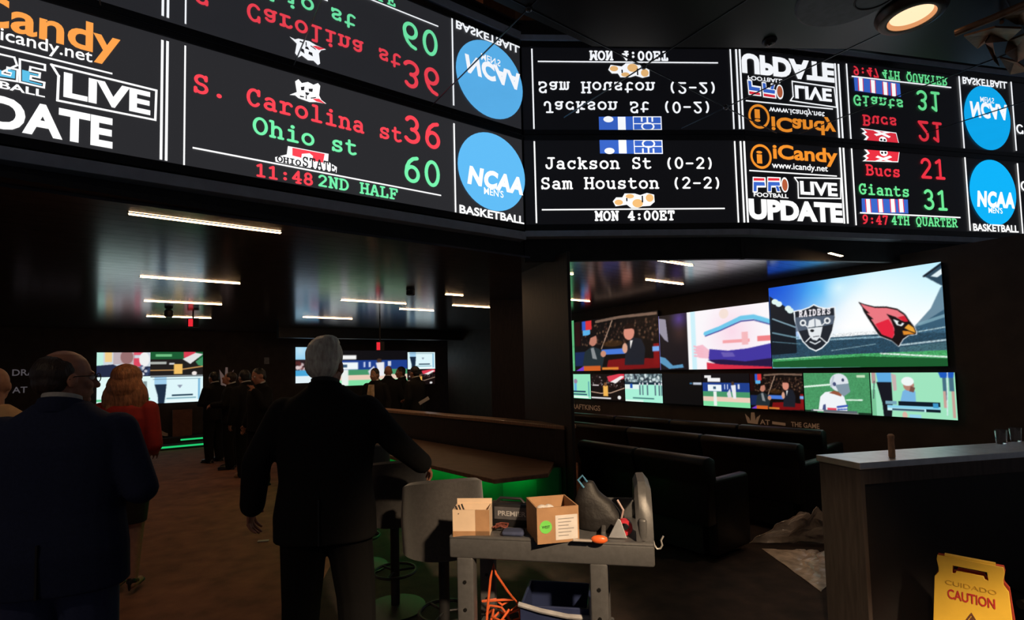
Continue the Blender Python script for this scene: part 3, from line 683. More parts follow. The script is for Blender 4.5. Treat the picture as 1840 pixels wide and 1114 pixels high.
# ------------------------------------------------------------------ video screens: pictures drawn in code
class Cv:
    """a small picture; x, y run 0..1 (y down) unless a photo-pixel map is given"""
    def __init__(s, w, h, bg, asp=1.6):
        s.w, s.h, s.asp = w*2, h*2, asp
        y, x = np.mgrid[0:s.h, 0:s.w]; s.X = (x+.5)/s.w; s.Y = (y+.5)/s.h
        s.a = np.ones((s.h, s.w, 3))*np.array(bg)/255.0; s.map = None
        s.rs = np.random.RandomState(5)
    def m(s, pts): return [s.map(*p) for p in pts] if s.map else pts
    def blend(s, mask, col, al=1.0):
        k = (mask.astype(float)*al)[..., None]; s.a = s.a*(1-k)+np.array(col)/255.0*k
    def inpoly(s, pts):
        P = s.m(pts); r = np.zeros(s.X.shape, bool); n = len(P)
        for i in range(n):
            (x0, y0), (x1, y1) = P[i], P[(i+1) % n]
            if y0 == y1: continue
            c = ((s.Y > y0) != (s.Y > y1)) & (s.X < (x1-x0)*(s.Y-y0)/(y1-y0)+x0); r ^= c
        return r
    def poly(s, pts, col, al=1.0): s.blend(s.inpoly(pts), col, al)
    def rect(s, x0, y0, x1, y1, col, al=1.0): s.poly([(x0, y0), (x1, y0), (x1, y1), (x0, y1)], col, al)
    def ell(s, cx, cy, rx, ry, col, al=1.0): s.poly([(cx+rx*math.cos(t*math.pi/12), cy+ry*math.sin(t*math.pi/12)) for t in range(24)], col, al)
    def line(s, pts, wd, col, al=1.0):
        P = s.m(pts); msk = np.zeros(s.X.shape, bool)
        for (x0, y0), (x1, y1) in zip(P, P[1:]):
            ax, ay = (s.X-x0)*s.asp, s.Y-y0; bx, by = (x1-x0)*s.asp, y1-y0
            t = np.clip((ax*bx+ay*by)/max(bx*bx+by*by, 1e-9), 0, 1)
            msk |= np.hypot(ax-t*bx, ay-t*by) < wd/2
        s.blend(msk, col, al)
    def radial(s, cx, cy, r, col, al=1.0, asp=None):
        d = np.hypot((s.X-cx)*s.asp, s.Y-cy)/r
        s.a = s.a*(1-(np.clip(1-d, 0, 1)**1.2*al)[..., None])+np.array(col)/255.0*(np.clip(1-d, 0, 1)**1.2*al)[..., None]
    def vgrad(s, stops):
        ys = [q[0] for q in stops]
        for c in range(3): s.a[..., c] = np.interp(s.Y, ys, [q[1][c]/255.0 for q in stops])
    def speck(s, mask, amt, blk=2):
        n = s.rs.normal(size=(s.h//blk+1, s.w//blk+1)); n = np.kron(n, np.ones((blk, blk)))[:s.h, :s.w]
        s.a = np.clip(s.a*(1+(n*amt*mask)[..., None]), 0, 1)
    def crowd(s, x0, y0, x1, y1, cols, n, r):
        for _ in range(n):
            s.ell(s.rs.uniform(x0, x1), s.rs.uniform(y0, y1), r/s.asp, r, cols[s.rs.randint(len(cols))], 0.8)
    def typed(s, txt, x0, y0, x1, y1, col, wgt=1.5):
        P, wd, h = stroke_shapes(txt, wgt)
        for f in P: s.poly([(x0+(x1-x0)*x/wd, y1-(y1-y0)*y/h) for x, y in f], col)
    def out(s):
        a = s.a.reshape(s.h//2, 2, s.w//2, 2, 3).mean((1, 3))
        p = np.pad(a, ((1, 1), (1, 1), (0, 0)), 'edge')
        a = (p[1:-1, 1:-1]*4+p[:-2, 1:-1]+p[2:, 1:-1]+p[1:-1, :-2]+p[1:-1, 2:])/8
        return np.where(a <= 0.04045, a/12.92, ((np.clip(a, 0, 1)+0.055)/1.055)**2.4)

def screen(label, w, s0, s1, z0, z1, cv, group, t=0.06, lift=0.0):
    """one flat panel: housing with its picture"""
    root = thing('video_screen', label, 'screen', w.pt((s0+s1)/2, z0), w.rot, group)
    hw = (s1-s0)/2; hh = z1-z0
    MB().box(-hw+0.003, -t, 0.003, hw-0.003, -0.002, hh-0.003, 0.003).build('housing', BLACKM, root)
    pic = cv.out(); n, m_ = pic.shape[:2]
    xs = np.linspace(-hw, hw, m_); zs = np.linspace(hh, 0, n)
    V = np.empty((n, m_, 3)); V[..., 0] = xs[None]; V[..., 1] = -t-0.004; V[..., 2] = zs[:, None]
    i = np.arange(n*m_).reshape(n, m_)
    Fc = np.stack([i[1:, :-1], i[1:, 1:], i[:-1, 1:], i[:-1, :-1]], -1).reshape(-1, 4)
    me = bpy.data.meshes.new('picture'); me.from_pydata(V.reshape(-1, 3).tolist(), [], Fc.tolist()); me.update()
    at = me.attributes.new('picture', 'FLOAT_COLOR', 'POINT')
    at.data.foreach_set('color', np.concatenate([pic.reshape(-1, 3), np.ones((n*m_, 1))], 1).astype(np.float32).ravel())
    link('picture', me, picture_mat(), root)
    return root
def quadscreen(w, x0, x1, top, bot):
    """screen span from photo columns x0..x1, top and bottom read at a column"""
    s0 = w.hit(x0, bot[1])[0]; s1 = w.hit(x1, bot[1])[0]
    return s0, s1, w.hit(*bot)[1], w.hit(*top)[1]
def pxmap(w, s0, s1, z0, z1):
    def f(px, py):
        a, z = w.hit(px, py); return ((a-s0)/(s1-s0), 1-(z-z0)/(z1-z0))
    return f
def talk(c):
    c.rect(0, 0, 1, 1, (14, 9, 9)); c.crowd(.1, .12, 1, .5, [(70, 45, 35), (40, 25, 22), (110, 80, 60), (24, 16, 16)], 260, .022)
    c.line([(.3, .06), (.6, .03), (.98, .05)], .05, (120, 95, 80)); c.line([(.5, .08), (.36, .58)], .025, (170, 140, 120))
    c.rect(.16, .02, .24, .2, (220, 50, 55)); c.rect(.11, .02, .16, .2, (50, 90, 200)); c.rect(.12, .2, .22, .3, (90, 175, 230))
    c.rect(0, .62, .3, .9, (22, 40, 84)); c.rect(.0, .02, .08, .5, (36, 8, 10))
    c.rect(.36, .6, .64, .7, (70, 120, 215)); c.ell(.5, .5, .12, .06, (80, 50, 20), .6)
    c.poly([(.44, .8), (.62, .78), (1, .8), (1, .96), (.5, .99), (.42, .92)], (120, 14, 18)); c.rect(.94, .55, 1, .9, (130, 16, 20)); c.rect(.93, .6, 1, .68, (120, 170, 235))
    c.poly([(.1, .92), (.14, .62), (.24, .52), (.33, .58), (.4, .7), (.36, .95)], (32, 44, 50)); c.poly([(.22, .56), (.26, .55), (.3, .78), (.24, .76)], (205, 205, 205), .6)
    c.ell(.25, .4, .055, .12, (190, 125, 105)); c.poly([(.17, .4), (.19, .3), (.26, .26), (.3, .32), (.22, .36), (.2, .46)], (15, 10, 10))
    c.ell(.38, .68, .035, .06, (200, 140, 115))
    c.poly([(.63, .9), (.65, .55), (.72, .42), (.82, .45), (.86, .62), (.84, .9)], (26, 30, 40)); c.ell(.69, .33, .06, .13, (215, 140, 120)); c.poly([(.63, .26), (.66, .17), (.74, .17), (.77, .3), (.72, .26)], (30, 15, 12))
    c.ell(.64, .6, .03, .09, (215, 160, 135)); c.poly([(.7, .47), (.73, .47), (.7, .62)], (235, 230, 225))
    c.rect(.12, .9, .34, 1, (205, 95, 35)); c.rect(.36, .93, .56, .98, (220, 130, 50)); c.poly([(0, 1), (.12, .9), (.12, 1)], (120, 60, 200))
    return c
def golf(c):
    c.rect(0, 0, 1, 1, (150, 228, 190)); c.rect(0, 0, .07, 1, (120, 205, 245)); c.ell(.42, .3, .07, .1, (150, 130, 160)); c.rect(.37, .38, .46, .7, (95, 170, 220))
    c.rect(.25, .68, .8, .74, (20, 55, 80)); c.rect(.1, .8, .85, .85, (30, 70, 100)); c.rect(.05, .9, .9, .97, (235, 250, 245)); c.rect(.9, .3, .94, .9, (90, 160, 170)); return c
def hoops(c):
    c.rect(0, 0, 1, 1, (20, 12, 12)); c.crowd(0, .05, 1, .5, [(90, 70, 65), (160, 150, 150), (50, 25, 25)], 90, .03)
    c.poly([(.5, .1), (.85, 0), (1, 0), (1, .18), (.7, .3), (.55, .3)], (220, 60, 80)); c.poly([(.6, .3), (.9, .08), (1, .1), (.75, .36)], (240, 235, 235))
    c.line([(0, .7), (.3, .75), (.6, .72), (1, .52)], .035, (200, 165, 140)); c.rect(.38, .45, .52, .85, (240, 180, 85)); c.ell(.45, .4, .045, .08, (120, 80, 50))
    c.rect(.05, .42, .25, .47, (190, 180, 180)); c.rect(0, .9, .6, .96, (225, 225, 225)); c.ell(.84, .88, .05, .07, (240, 240, 240)); return c
def field(c):
    c.rect(0, 0, 1, .32, (70, 90, 95)); c.crowd(0, 0, 1, .35, [(220, 235, 235), (40, 50, 60), (150, 170, 175)], 130, .05); c.rect(0, .3, 1, .38, (24, 44, 60))
    c.rect(0, .38, 1, 1, (168, 240, 215)); c.rect(0, .38, .4, .55, (225, 245, 240)); c.rect(.15, .36, .22, .52, (30, 80, 170))
    for x in (.4, .48, .6, .8, .9, .96): c.rect(x, .35, x+.035, .75, (90, 120, 130)); c.ell(x+.018, .36, .02, .05, (230, 230, 235))
    c.rect(.22, .84, .78, .88, (60, 110, 110)); c.rect(0, .93, .5, 1, (225, 250, 240)); return c
def baseball(c):
    c.rect(0, 0, 1, .3, (16, 14, 18)); c.rect(0, .28, 1, .56, (30, 62, 140)); c.rect(0, .55, 1, .7, (70, 150, 105)); c.rect(0, .7, 1, .84, (235, 205, 185)); c.rect(0, .84, 1, 1, (130, 225, 165))
    c.rect(.05, .06, .2, .14, (235, 235, 235)); c.rect(.12, .14, .4, .26, (245, 245, 245)); c.rect(.12, .34, .42, .54, (240, 248, 250)); c.rect(.24, .4, .3, .48, (60, 90, 120))
    c.rect(.24, .55, .31, .98, (235, 240, 235)); c.rect(.48, .33, .5, .48, (200, 210, 240)); c.rect(.54, .33, .56, .48, (200, 210, 240)); c.rect(.76, .32, .8, .46, (210, 215, 230))
    c.ell(.66, .3, .03, .06, (70, 50, 40)); c.poly([(.62, .36), (.72, .34), (.72, .74), (.66, .74)], (235, 235, 240)); c.poly([(.53, .6), (.6, .45), (.63, .7), (.55, .72)], (215, 215, 225)); return c

RWG = 'right wall of video screens'
# big screen: stadium sky with two team emblems
q = quadscreen(RW, 1393, 1708, (1550, 493.5), (1715, 657.5))
ztop_big = (RW.hit(1392, 520)[1]+RW.hit(1703, 467)[1])/2; q = (q[0], q[1], q[2], ztop_big)
c = Cv(280, 176, (255, 255, 255), (q[1]-q[0])/(q[3]-q[2])); c.map = None
c.vgrad([(0, (190, 238, 255)), (.25, (215, 248, 255)), (.55, (255, 255, 255)), (.7, (220, 242, 250)), (1, (120, 170, 190))])
c.radial(-.02, -.02, 1.1, (0, 85, 220), 1.0); c.radial(.0, .0, .7, (10, 80, 215), .9); c.radial(.35, .12, .35, (0, 165, 250), .55); c.radial(.5, .0, .3, (90, 200, 250), .5)
c.radial(.62, .42, .75, (255, 255, 255), .95); c.radial(.47, .12, .18, (225, 250, 255), .8)
c.map = pxmap(RW, *q)
def zz(pts): return [(1380+x/5.064, 460+y/5.064) for x, y in pts]
c.poly(zz([(40, 370), (260, 520), (260, 760), (600, 740), (900, 720), (1200, 700), (1380, 640), (1700, 440), (1720, 960), (60, 960)]), (40, 72, 92))
c.poly(zz([(1300, 700), (1500, 480), (1590, 290), (1700, 180), (1720, 700)]), (60, 100, 125), .75)
c.poly(zz([(1440, 190), (1640, 40), (1690, 70), (1690, 300), (1590, 270)]), (40, 70, 90)); c.poly(zz([(1500, 190), (1640, 90), (1690, 110), (1560, 200)]), (225, 240, 245)); c.line(zz([(1440, 190), (1640, 45)]), .02, (15, 30, 45))
c.poly(zz([(40, 370), (270, 520), (290, 880), (60, 900)]), (16, 26, 36))
for a, b, wd_, cl_ in (((70, 575), (280, 650), .018, (150, 185, 200)), ((70, 700), (300, 745), .02, (120, 160, 175)), ((70, 780), (320, 800), .012, (90, 125, 140)), ((600, 760), (1050, 735), .02, (150, 185, 200)), ((1220, 810), (1700, 755), .018, (200, 220, 225)), ((1380, 690), (1700, 635), .012, (190, 215, 220)),
                       ((1400, 620), (1700, 520), .03, (130, 170, 185)), ((600, 860), (1000, 800), .01, (130, 160, 170))):
    c.line(zz([a, b]), wd_, cl_, .8)
c.poly(zz([(1220, 830), (1700, 770), (1700, 900), (1220, 880)]), (80, 120, 125), .6)
c.poly(zz([(70, 935), (500, 905), (900, 885), (1300, 870), (1720, 850), (1720, 1010), (70, 1010)]), (70, 165, 100))
c.poly(zz([(70, 960), (900, 910), (1720, 930), (1720, 1010), (70, 1010)]), (24, 90, 45)); c.line(zz([(1050, 885), (1720, 918)]), .016, (215, 240, 225)); c.line(zz([(100, 940), (500, 912)]), .008, (180, 225, 190))
for x, y in ((90, 420), (125, 440), (210, 480), (230, 500)): c.ell(*zz([(x, y)])[0], 6, 5, (225, 245, 240))
c.speck(((c.Y > .62) & (c.Y < .9)).astype(float), .16)
# shield emblem
sh = [(258, 500), (330, 490), (400, 465), (443, 440), (490, 462), (560, 475), (640, 462), (645, 560), (620, 680), (580, 780), (520, 840), (462, 868), (400, 840), (340, 780), (290, 680), (264, 580)]
c.poly(zz(sh), (240, 245, 248)); ins = [(443+(x-443)*.93, 650+(y-650)*.94) for x, y in sh]
c.poly(zz(ins), (30, 36, 46)); c.poly(zz([(272, 560), (630, 540), (618, 620), (280, 690)]), (95, 110, 130), .8)
for i, (ch, x) in enumerate(zip('RAIDERS', (308, 350, 392, 430, 472, 515, 560))):
    P, wd_, h_ = stroke_shapes(ch, 2.2)
    for f in P: c.poly(zz([(x+4+xx*4.6, 553-7*i/1.6-yy*6.0) for xx, yy in f]), (245, 240, 245))
c.line(zz([(330, 600), (560, 790)]), .012, (235, 238, 240)); c.line(zz([(580, 570), (370, 780)]), .012, (235, 238, 240))
for x, y in ((345, 610), (565, 590)): c.ell(*zz([(x, y)])[0], 6, 6, (235, 238, 240)); c.ell(*zz([(x, y)])[0], 3, 3, (60, 70, 85))
c.poly(zz([(385, 660), (400, 590), (450, 568), (500, 585), (522, 650), (505, 730), (470, 770), (430, 760), (400, 720)]), (230, 234, 238)); c.line(zz([(452, 575), (455, 640)]), .014, (120, 130, 145)); c.line(zz([(395, 655), (520, 640)]), .01, (60, 70, 80))
c.ell(*zz([(428, 680)])[0], 3.5, 2.5, (20, 24, 30)); c.line(zz([(440, 735), (490, 728)]), .008, (60, 60, 70)); c.line(zz([(410, 780), (455, 800), (500, 775)]), .014, (225, 230, 235))
# bird-head emblem
bd = [(845, 420), (900, 440), (990, 462), (1100, 462), (1200, 482), (1270, 530), (1310, 590), (1350, 640), (1370, 690), (1368, 712), (1300, 720), (1250, 755), (1210, 820), (1150, 770), (1040, 728), (1010, 690), (980, 640), (940, 580), (895, 510), (880, 470)]
c.poly(zz([(1105+(x-1105)*1.03, 620+(y-620)*1.04) for x, y in bd]), (245, 248, 250)); c.poly(zz(bd), (20, 14, 18))
c.poly(zz([(865, 435), (920, 455), (1000, 475), (1100, 475), (1195, 495), (1262, 540), (1298, 595), (1240, 590), (1180, 555), (1100, 528), (1145, 590), (1172, 660), (1172, 720), (1155, 750), (1060, 715), (1000, 635), (960, 575), (985, 578), (920, 520), (950, 525), (890, 470)]), (235, 120, 130))
c.poly(zz([(1000, 620), (1120, 575), (1160, 640), (1172, 700), (1155, 748), (1060, 715)]), (228, 36, 62)); c.poly(zz([(1200, 560), (1262, 545), (1300, 598), (1260, 600)]), (215, 30, 52))
c.poly(zz([(1160, 575), (1200, 590), (1262, 615), (1240, 640), (1195, 630)]), (240, 245, 245)); c.ell(*zz([(1222, 610)])[0], 3.4, 3.0, (15, 15, 20))
c.poly(zz([(1262, 655), (1300, 620), (1345, 650), (1366, 700), (1310, 680)]), (238, 165, 55)); c.poly(zz([(1245, 680), (1310, 685), (1360, 708), (1255, 718)]), (225, 140, 45)); c.line(zz([(1250, 672), (1310, 683), (1360, 705)]), .008, (20, 12, 10))
screen('largest screen, showing a stadium sky with a shield emblem and a red bird-head emblem', RW, *q, c, RWG)

z0u = RW.hit(1250, 660.5)[1]; zmid = (RW.hit(1392, 658)[1]+RW.hit(1040, 662)[1])/2
def upper(x0, x1, top): return RW.hit(x0, 650)[0], RW.hit(x1, 650)[0], q[2], RW.hit(*top)[1]
u = upper(1022, 1037.5, (1028, 577)); c = Cv(24, 60, (92, 180, 120), .4); c.rect(0, .05, .5, .1, (240, 250, 240)); c.rect(0, .5, 1, .53, (80, 165, 110)); c.rect(0, .8, 1, .83, (100, 190, 130))
screen('narrow green screen at the far end of the upper row, beside the column', RW, *u, c, RWG)
u = upper(1038.5, 1190, (1120, 567)); c = talk(Cv(160, 96, (0, 0, 0), (u[1]-u[0])/(u[3]-u[2])))
screen('upper row screen showing two men talking at a red desk', RW, *u, c, RWG)
u = upper(1191, 1391.5, (1300, 554)); c = Cv(170, 100, (250, 246, 250), (u[1]-u[0])/(u[3]-u[2]))
c.radial(.7, .4, .6, (250, 200, 222), .6)
c.rect(0, 0, .3, 1, (24, 20, 26)); c.poly([(0, .05), (.08, .08), (.1, .5), (.06, .45), (0, .3)], (150, 145, 160)); c.radial(.22, .1, .25, (110, 80, 190), .7); c.radial(.22, .35, .25, (90, 55, 50), .5)
c.poly([(0, .75), (.06, .78), (.14, .92), (.24, .9), (.25, .96), (.1, .98), (0, .86)], (90, 150, 190)); c.rect(0, 0, .006, 1, (160, 150, 240))
c.rect(.335, 0, .38, 1, (205, 240, 250)); c.rect(.3, 0, .335, 1, (250, 250, 250))
c.line([(.47, .4), (.6, .33), (.78, .2), (.88, .2), (1, .3)], .07, (110, 200, 235)); c.line([(.47, .44), (.6, .37), (.78, .25), (.88, .25), (1, .34)], .018, (70, 70, 150))
c.rect(.62, .53, .84, .58, (245, 165, 170)); c.rect(.78, .42, .83, .62, (245, 185, 190)); c.rect(.9, .5, 1, .58, (240, 130, 135)); c.ell(.64, .1, .04, .08, (245, 225, 215))
c.poly([(.49, .83), (.5, .66), (.66, .7), (.82, .68), (1, .62), (1, .94), (.8, .95), (.62, .92)], (66, 54, 160)); c.poly([(.48, .84), (.62, .84), (.8, .88), (1, .84), (1, .97), (.6, .95)], (34, 22, 66)); c.poly([(.6, .72), (.7, .73), (.72, .8), (.62, .8)], (130, 115, 190), .6)
c.poly([(.38, .6), (.44, .58), (.5, .68), (.49, .82), (.4, .8), (.37, .68)], (245, 190, 205))
for k in range(4): c.line([(.44, .66+.04*k), (.36, .6+.055*k)], .03, (245, 185, 200))
c.poly([(.47, .88), (.6, .92), (1, .97), (1, 1), (.47, 1)], (215, 45, 70))
screen('upper row screen showing a pale jersey close up and a purple-sleeved arm', RW, *u, c, RWG)

zlt = (RW.hit(1722, 669)[1]+RW.hit(1450, 670)[1])/2; zlb = (RW.hit(1722, 752)[1]+RW.hit(1450, 735)[1]+RW.hit(1067, 720)[1])/3
def lower(x0, x1): return RW.hit(x0, 700)[0], RW.hit(x1, 700)[0], zlb, zlt
def low(label, x0, x1, fn, w=110, h=64, map_=None):
    u = lower(x0, x1); c = Cv(w, h, (10, 10, 12), (u[1]-u[0])/(u[3]-u[2])); fn(c); return screen(label, RW, *u, c, RWG)
low('lower row screen nearest the column, showing pale green golf coverage', 1021, 1066, golf, 60, 60)
low('lower row screen showing a dark basketball court with a yellow uniform', 1067, 1127, hoops, 70, 60)
low('lower row screen showing football players on a pale field', 1128, 1195, field, 80, 60)
def blank(c): c.rect(.78, .28, .98, .36, (190, 200, 215)); c.rect(.7, .29, .76, .34, (60, 110, 150))
low('almost black lower row screen with one small white caption', 1196, 1267, blank, 80, 60)
low('lower row screen showing a baseball field with a batter', 1268, 1352, baseball, 100, 64)
low('small lower row screen repeating the two men at a red desk', 1353, 1448, talk, 110, 64)
def player(c):
    c.rect(0, 0, 1, 1, (72, 150, 98)); c.speck(np.ones(c.X.shape), .06, 3); c.line([(0, .36), (.45, .29)], .045, (225, 245, 230)); c.line([(.66, .66), (.88, .65)], .035, (225, 245, 230)); c.rect(.82, .06, .94, .12, (200, 225, 190))
    c.poly([(.22, .95), (.26, .6), (.34, .48), (.5, .45), (.62, .55), (.66, .8), (.66, .98)], (240, 244, 248)); c.poly([(.4, .5), (.48, .44), (.6, .5), (.58, .58), (.48, .53)], (150, 85, 60))
    c.ell(.56, .24, .14, .22, (222, 228, 236)); c.poly([(.5, .3), (.7, .26), (.72, .46), (.62, .58), (.55, .48)], (130, 150, 165)); c.line([(.48, .1), (.44, .34)], .05, (190, 200, 212)); c.ell(.49, .28, .025, .05, (70, 80, 120)); c.ell(.62, .18, .02, .04, (60, 70, 100))
    c.line([(.52, .84), (.66, .8)], .05, (60, 90, 180)); c.line([(.52, .9), (.66, .88)], .03, (60, 90, 180)); c.poly([(.28, .95), (.3, .8), (.34, .78), (.34, .95)], (70, 80, 130))
    c.rect(.36, .87, .5, .94, (225, 70, 90)); c.rect(0, .95, .2, 1, (20, 45, 30)); c.rect(.1, .92, .8, .97, (90, 100, 110)); c.rect(.14, .93, .3, .96, (240, 240, 240)); c.rect(.3, .97, .82, 1, (120, 120, 120)); c.rect(.82, .95, 1, 1, (24, 50, 34))
low('lower row screen showing a football player in a white helmet from behind', 1450, 1568, player, 130, 76)
def golfer(c):
    c.rect(0, 0, 1, 1, (158, 228, 190)); c.rect(0, .4, .06, 1, (120, 195, 150))
    c.poly([(.08, 0), (.27, 0), (.27, .22), (.1, .24)], (95, 170, 225)); c.rect(.02, 0, .07, .25, (185, 150, 150)); c.poly([(.27, .02), (.33, .06), (.33, .4), (.29, .42)], (200, 175, 175)); c.line([(.05, .2), (.03, .6)], .02, (70, 90, 90))
    c.poly([(.08, .22), (.27, .22), (.27, .7), (.25, 1), (.15, 1), (.14, .7)], (20, 22, 32))
    c.poly([(.36, .68), (.4, .42), (.47, .34), (.55, .42), (.55, .7)], (120, 180, 225)); c.ell(.475, .28, .065, .13, (180, 130, 115)); c.ell(.465, .2, .075, .1, (240, 246, 246)); c.poly([(.5, .3), (.55, .34), (.53, .44), (.48, .42)], (120, 80, 70))
    c.poly([(.82, 0), (.99, 0), (.98, .12), (.84, .12)], (30, 90, 190)); c.rect(.86, .12, .9, .6, (70, 110, 130)); c.rect(.93, .12, .98, .4, (70, 110, 130)); c.rect(.86, .4, .89, .75, (200, 160, 150)); c.rect(.95, .4, .98, .95, (200, 160, 150)); c.line([(.92, .0), (.89, .9)], .018, (220, 235, 240))
    c.rect(.18, .64, .32, .72, (120, 165, 185)); c.rect(.34, .64, .82, .74, (12, 26, 40)); c.rect(.2, .74, .82, .8, (140, 210, 235)); c.rect(.2, .8, .66, .86, (200, 240, 245)); c.rect(.26, .81, .64, .85, (50, 80, 100)); c.rect(.66, .8, .82, .86, (12, 26, 40)); c.rect(.74, .66, .8, .76, (60, 150, 200))
    c.ell(.41, .95, .03, .08, (220, 180, 165)); c.rect(.46, .92, .6, 1, (150, 210, 235))
low('nearest lower row screen, showing a golfer in a white cap', 1570, 1722, golfer, 150, 84)

# far wall, left bank of four
LG = 'left bank of screens on the far wall'
def fs(x0, x1, y0, y1): return FAR.hit(x0, (y0+y1)/2)[0], FAR.hit(x1, (y0+y1)/2)[0], FAR.hit((x0+x1)/2, y1)[1], FAR.hit((x0+x1)/2, y0)[1]
def far(label, x0, x1, y0, y1, fn, grp, w=90, h=50, al=None):
    u = fs(x0, x1, y0, y1); c = Cv(w, h, (10, 10, 12), (u[1]-u[0])/(u[3]-u[2])); fn(c); return screen(label, FAR, *u, c, grp)
def ftb(c):
    c.rect(0, 0, 1, 1, (205, 215, 225)); c.rect(0, 0, .12, 1, (190, 240, 225)); c.rect(.15, 0, .28, .4, (240, 205, 140)); c.rect(.3, 0, .7, .5, (190, 175, 180)); c.ell(.55, .2, .12, .3, (150, 110, 110)); c.rect(.68, 0, .86, .12, (225, 90, 110)); c.rect(.68, .25, .88, .6, (220, 70, 95))
    c.poly([(0, .55), (.3, .5), (.5, .7), (.7, .62), (1, .6), (1, 1), (0, 1)], (34, 42, 70)); c.ell(.88, .3, .1, .3, (240, 240, 240)); c.crowd(.6, .6, 1, 1, [(230, 230, 235), (60, 80, 120)], 30, .06)
def court(c):
    c.rect(0, 0, 1, 1, (28, 26, 26)); c.rect(0, 0, 1, .3, (20, 90, 50)); c.rect(.1, .1, .4, .2, (110, 190, 130)); c.rect(.62, 0, .85, .25, (215, 60, 80)); c.poly([(.6, .3), (.85, .05), (1, .1), (.75, .5)], (225, 225, 225)); c.poly([(.85, .4), (1, .2), (1, .6), (.9, .55)], (60, 140, 95))
    c.rect(0, .4, .3, .5, (170, 175, 170)); c.rect(.35, .45, .45, .52, (215, 215, 215)); c.line([(0, .74), (.5, .74), (1, .6)], .05, (200, 150, 90)); c.rect(.44, .5, .6, .9, (240, 190, 100)); c.ell(.83, .88, .05, .08, (240, 230, 225)); c.rect(0, .95, 1, 1, (150, 160, 165))
def whitegolf(c):
    c.rect(0, 0, 1, 1, (225, 248, 246)); c.rect(0, .82, 1, .9, (90, 200, 140)); c.rect(.85, .2, .93, .95, (130, 150, 150)); c.rect(.6, .1, .8, .14, (140, 170, 180))
def greygolf(c):
    c.rect(0, 0, 1, 1, (222, 246, 250)); c.rect(.08, 0, .3, .3, (160, 205, 235)); c.poly([(.08, .28), (.3, .28), (.28, .7), (.26, 1), (.15, 1), (.14, .7)], (26, 44, 66)); c.poly([(.5, .32), (.6, .32), (.55, .45)], (140, 150, 170)); c.rect(.4, .68, .8, .74, (30, 60, 80)); c.rect(.3, .8, .86, .84, (110, 160, 175)); c.rect(.3, .9, .9, .97, (240, 252, 252)); c.rect(.9, .1, .94, .9, (120, 180, 215)); c.rect(.05, .08, .95, .1, (110, 140, 150))
far('upper left screen of the left far bank, showing red and white football close-ups', 174, 270, 633.5, 676, ftb, LG)
far('upper right screen of the left far bank, showing a dark basketball court', 270, 364, 632.5, 676, court, LG)
far('lower left screen of the left far bank, showing pale golf mostly hidden behind red hair', 174, 270, 677, 724.5, whitegolf, LG)
far('lower right screen of the left far bank, showing a golfer in dark trousers', 270, 364, 677, 723, greygolf, LG)
# far wall, right bank
MG = 'right bank of screens on the far wall'
def blueboard(c):
    c.rect(0, 0, 1, .35, (120, 195, 235)); c.radial(.2, .1, .5, (235, 245, 250), .6); c.rect(0, .35, 1, .65, (40, 26, 30)); c.rect(.6, .3, 1, .45, (215, 90, 100)); c.crowd(0, .4, 1, .62, [(230, 210, 210), (90, 40, 40)], 20, .05); c.rect(0, .64, 1, .8, (70, 165, 215)); c.rect(0, .8, 1, 1, (225, 240, 246))
far('left screen of the right far bank, showing a sky blue board beside grey hair', 530, 572, 624, 688, blueboard, MG, 40, 60)
far('wide middle screen of the right far bank, showing a baseball field', 572, 730, 630, 692, baseball, MG, 130, 60)
far('upper right screen of the right far bank, showing a golfer on pale green', 731, 780, 633, 663, greygolf, MG, 60, 40)
far('lower right screen of the right far bank, showing a dark basketball court', 731, 780, 664, 691, hoops, MG, 60, 36)

# wall lettering
def sign(name, label, w, txts, m):
    root = thing(name, label, 'sign', w.pt(w.hit(*txts[0][1])[0], w.hit(*txts[0][1])[1]))
    b = Board(w, root)
    for t, a, e, h, bo in txts: b.sans('lettering', t, a, e, h, m, bo)
    settle(root); return root
GREYL = mat('grey_sign_letters', (0.30, 0.31, 0.34), 0.4, 0.2, 0.1); GOLDL = mat('gold_sign_letters', (0.55, 0.36, 0.16), 0.35, 0.6, 0.1)
SIGNGREY = glow('sign_grey_letters_emissive', srgb(74, 70, 74), 1.0, False); SIGNGOLD = glow('sign_amber_letters_emissive', srgb(84, 60, 42), 1.0, False)  # letters emit their dim tone themselves, with no lamp behind them
sign('wall_sign', 'grey capital lettering in two lines on the far left wall', FAR, [('DRAFTKINGS', (22, 674), (140, 674), 11, 0.01), ('AT', (22, 706), (49, 706), 11, 0.01)], SIGNGREY)
sign('wall_sign', 'small bronze lettering under the lower screens beside the column', RW, [('DRAFTKINGS', (1023, 735), (1079, 737), 9, 0.02)], SIGNGOLD)
rt = sign('wall_sign', 'bronze crown emblem and lettering above the lounge seats', RW, [('AT', (1366, 762), (1384, 764), 9, 0.02), ('THE GAME', (1422, 767), (1473, 770), 9, 0.02)], SIGNGOLD)
b = Board(RW, rt)
me = flat_mb([hits(RW, P) for P in ([(1339, 743), (1347, 751), (1349, 759), (1343, 758)], [(1350, 741), (1356, 741), (1359, 760), (1349, 759)], [(1367, 745), (1362, 760), (1357, 760), (1360, 750)], [(1343, 755), (1363, 757), (1362, 762), (1344, 760)], [(1388, 757), (1412, 760), (1412, 765), (1388, 762)])], RW, 0.006)
o = me.build('crown_logo', SIGNGOLD, rt); o.data.transform(Matrix.Translation(-Vector(rt.location)))
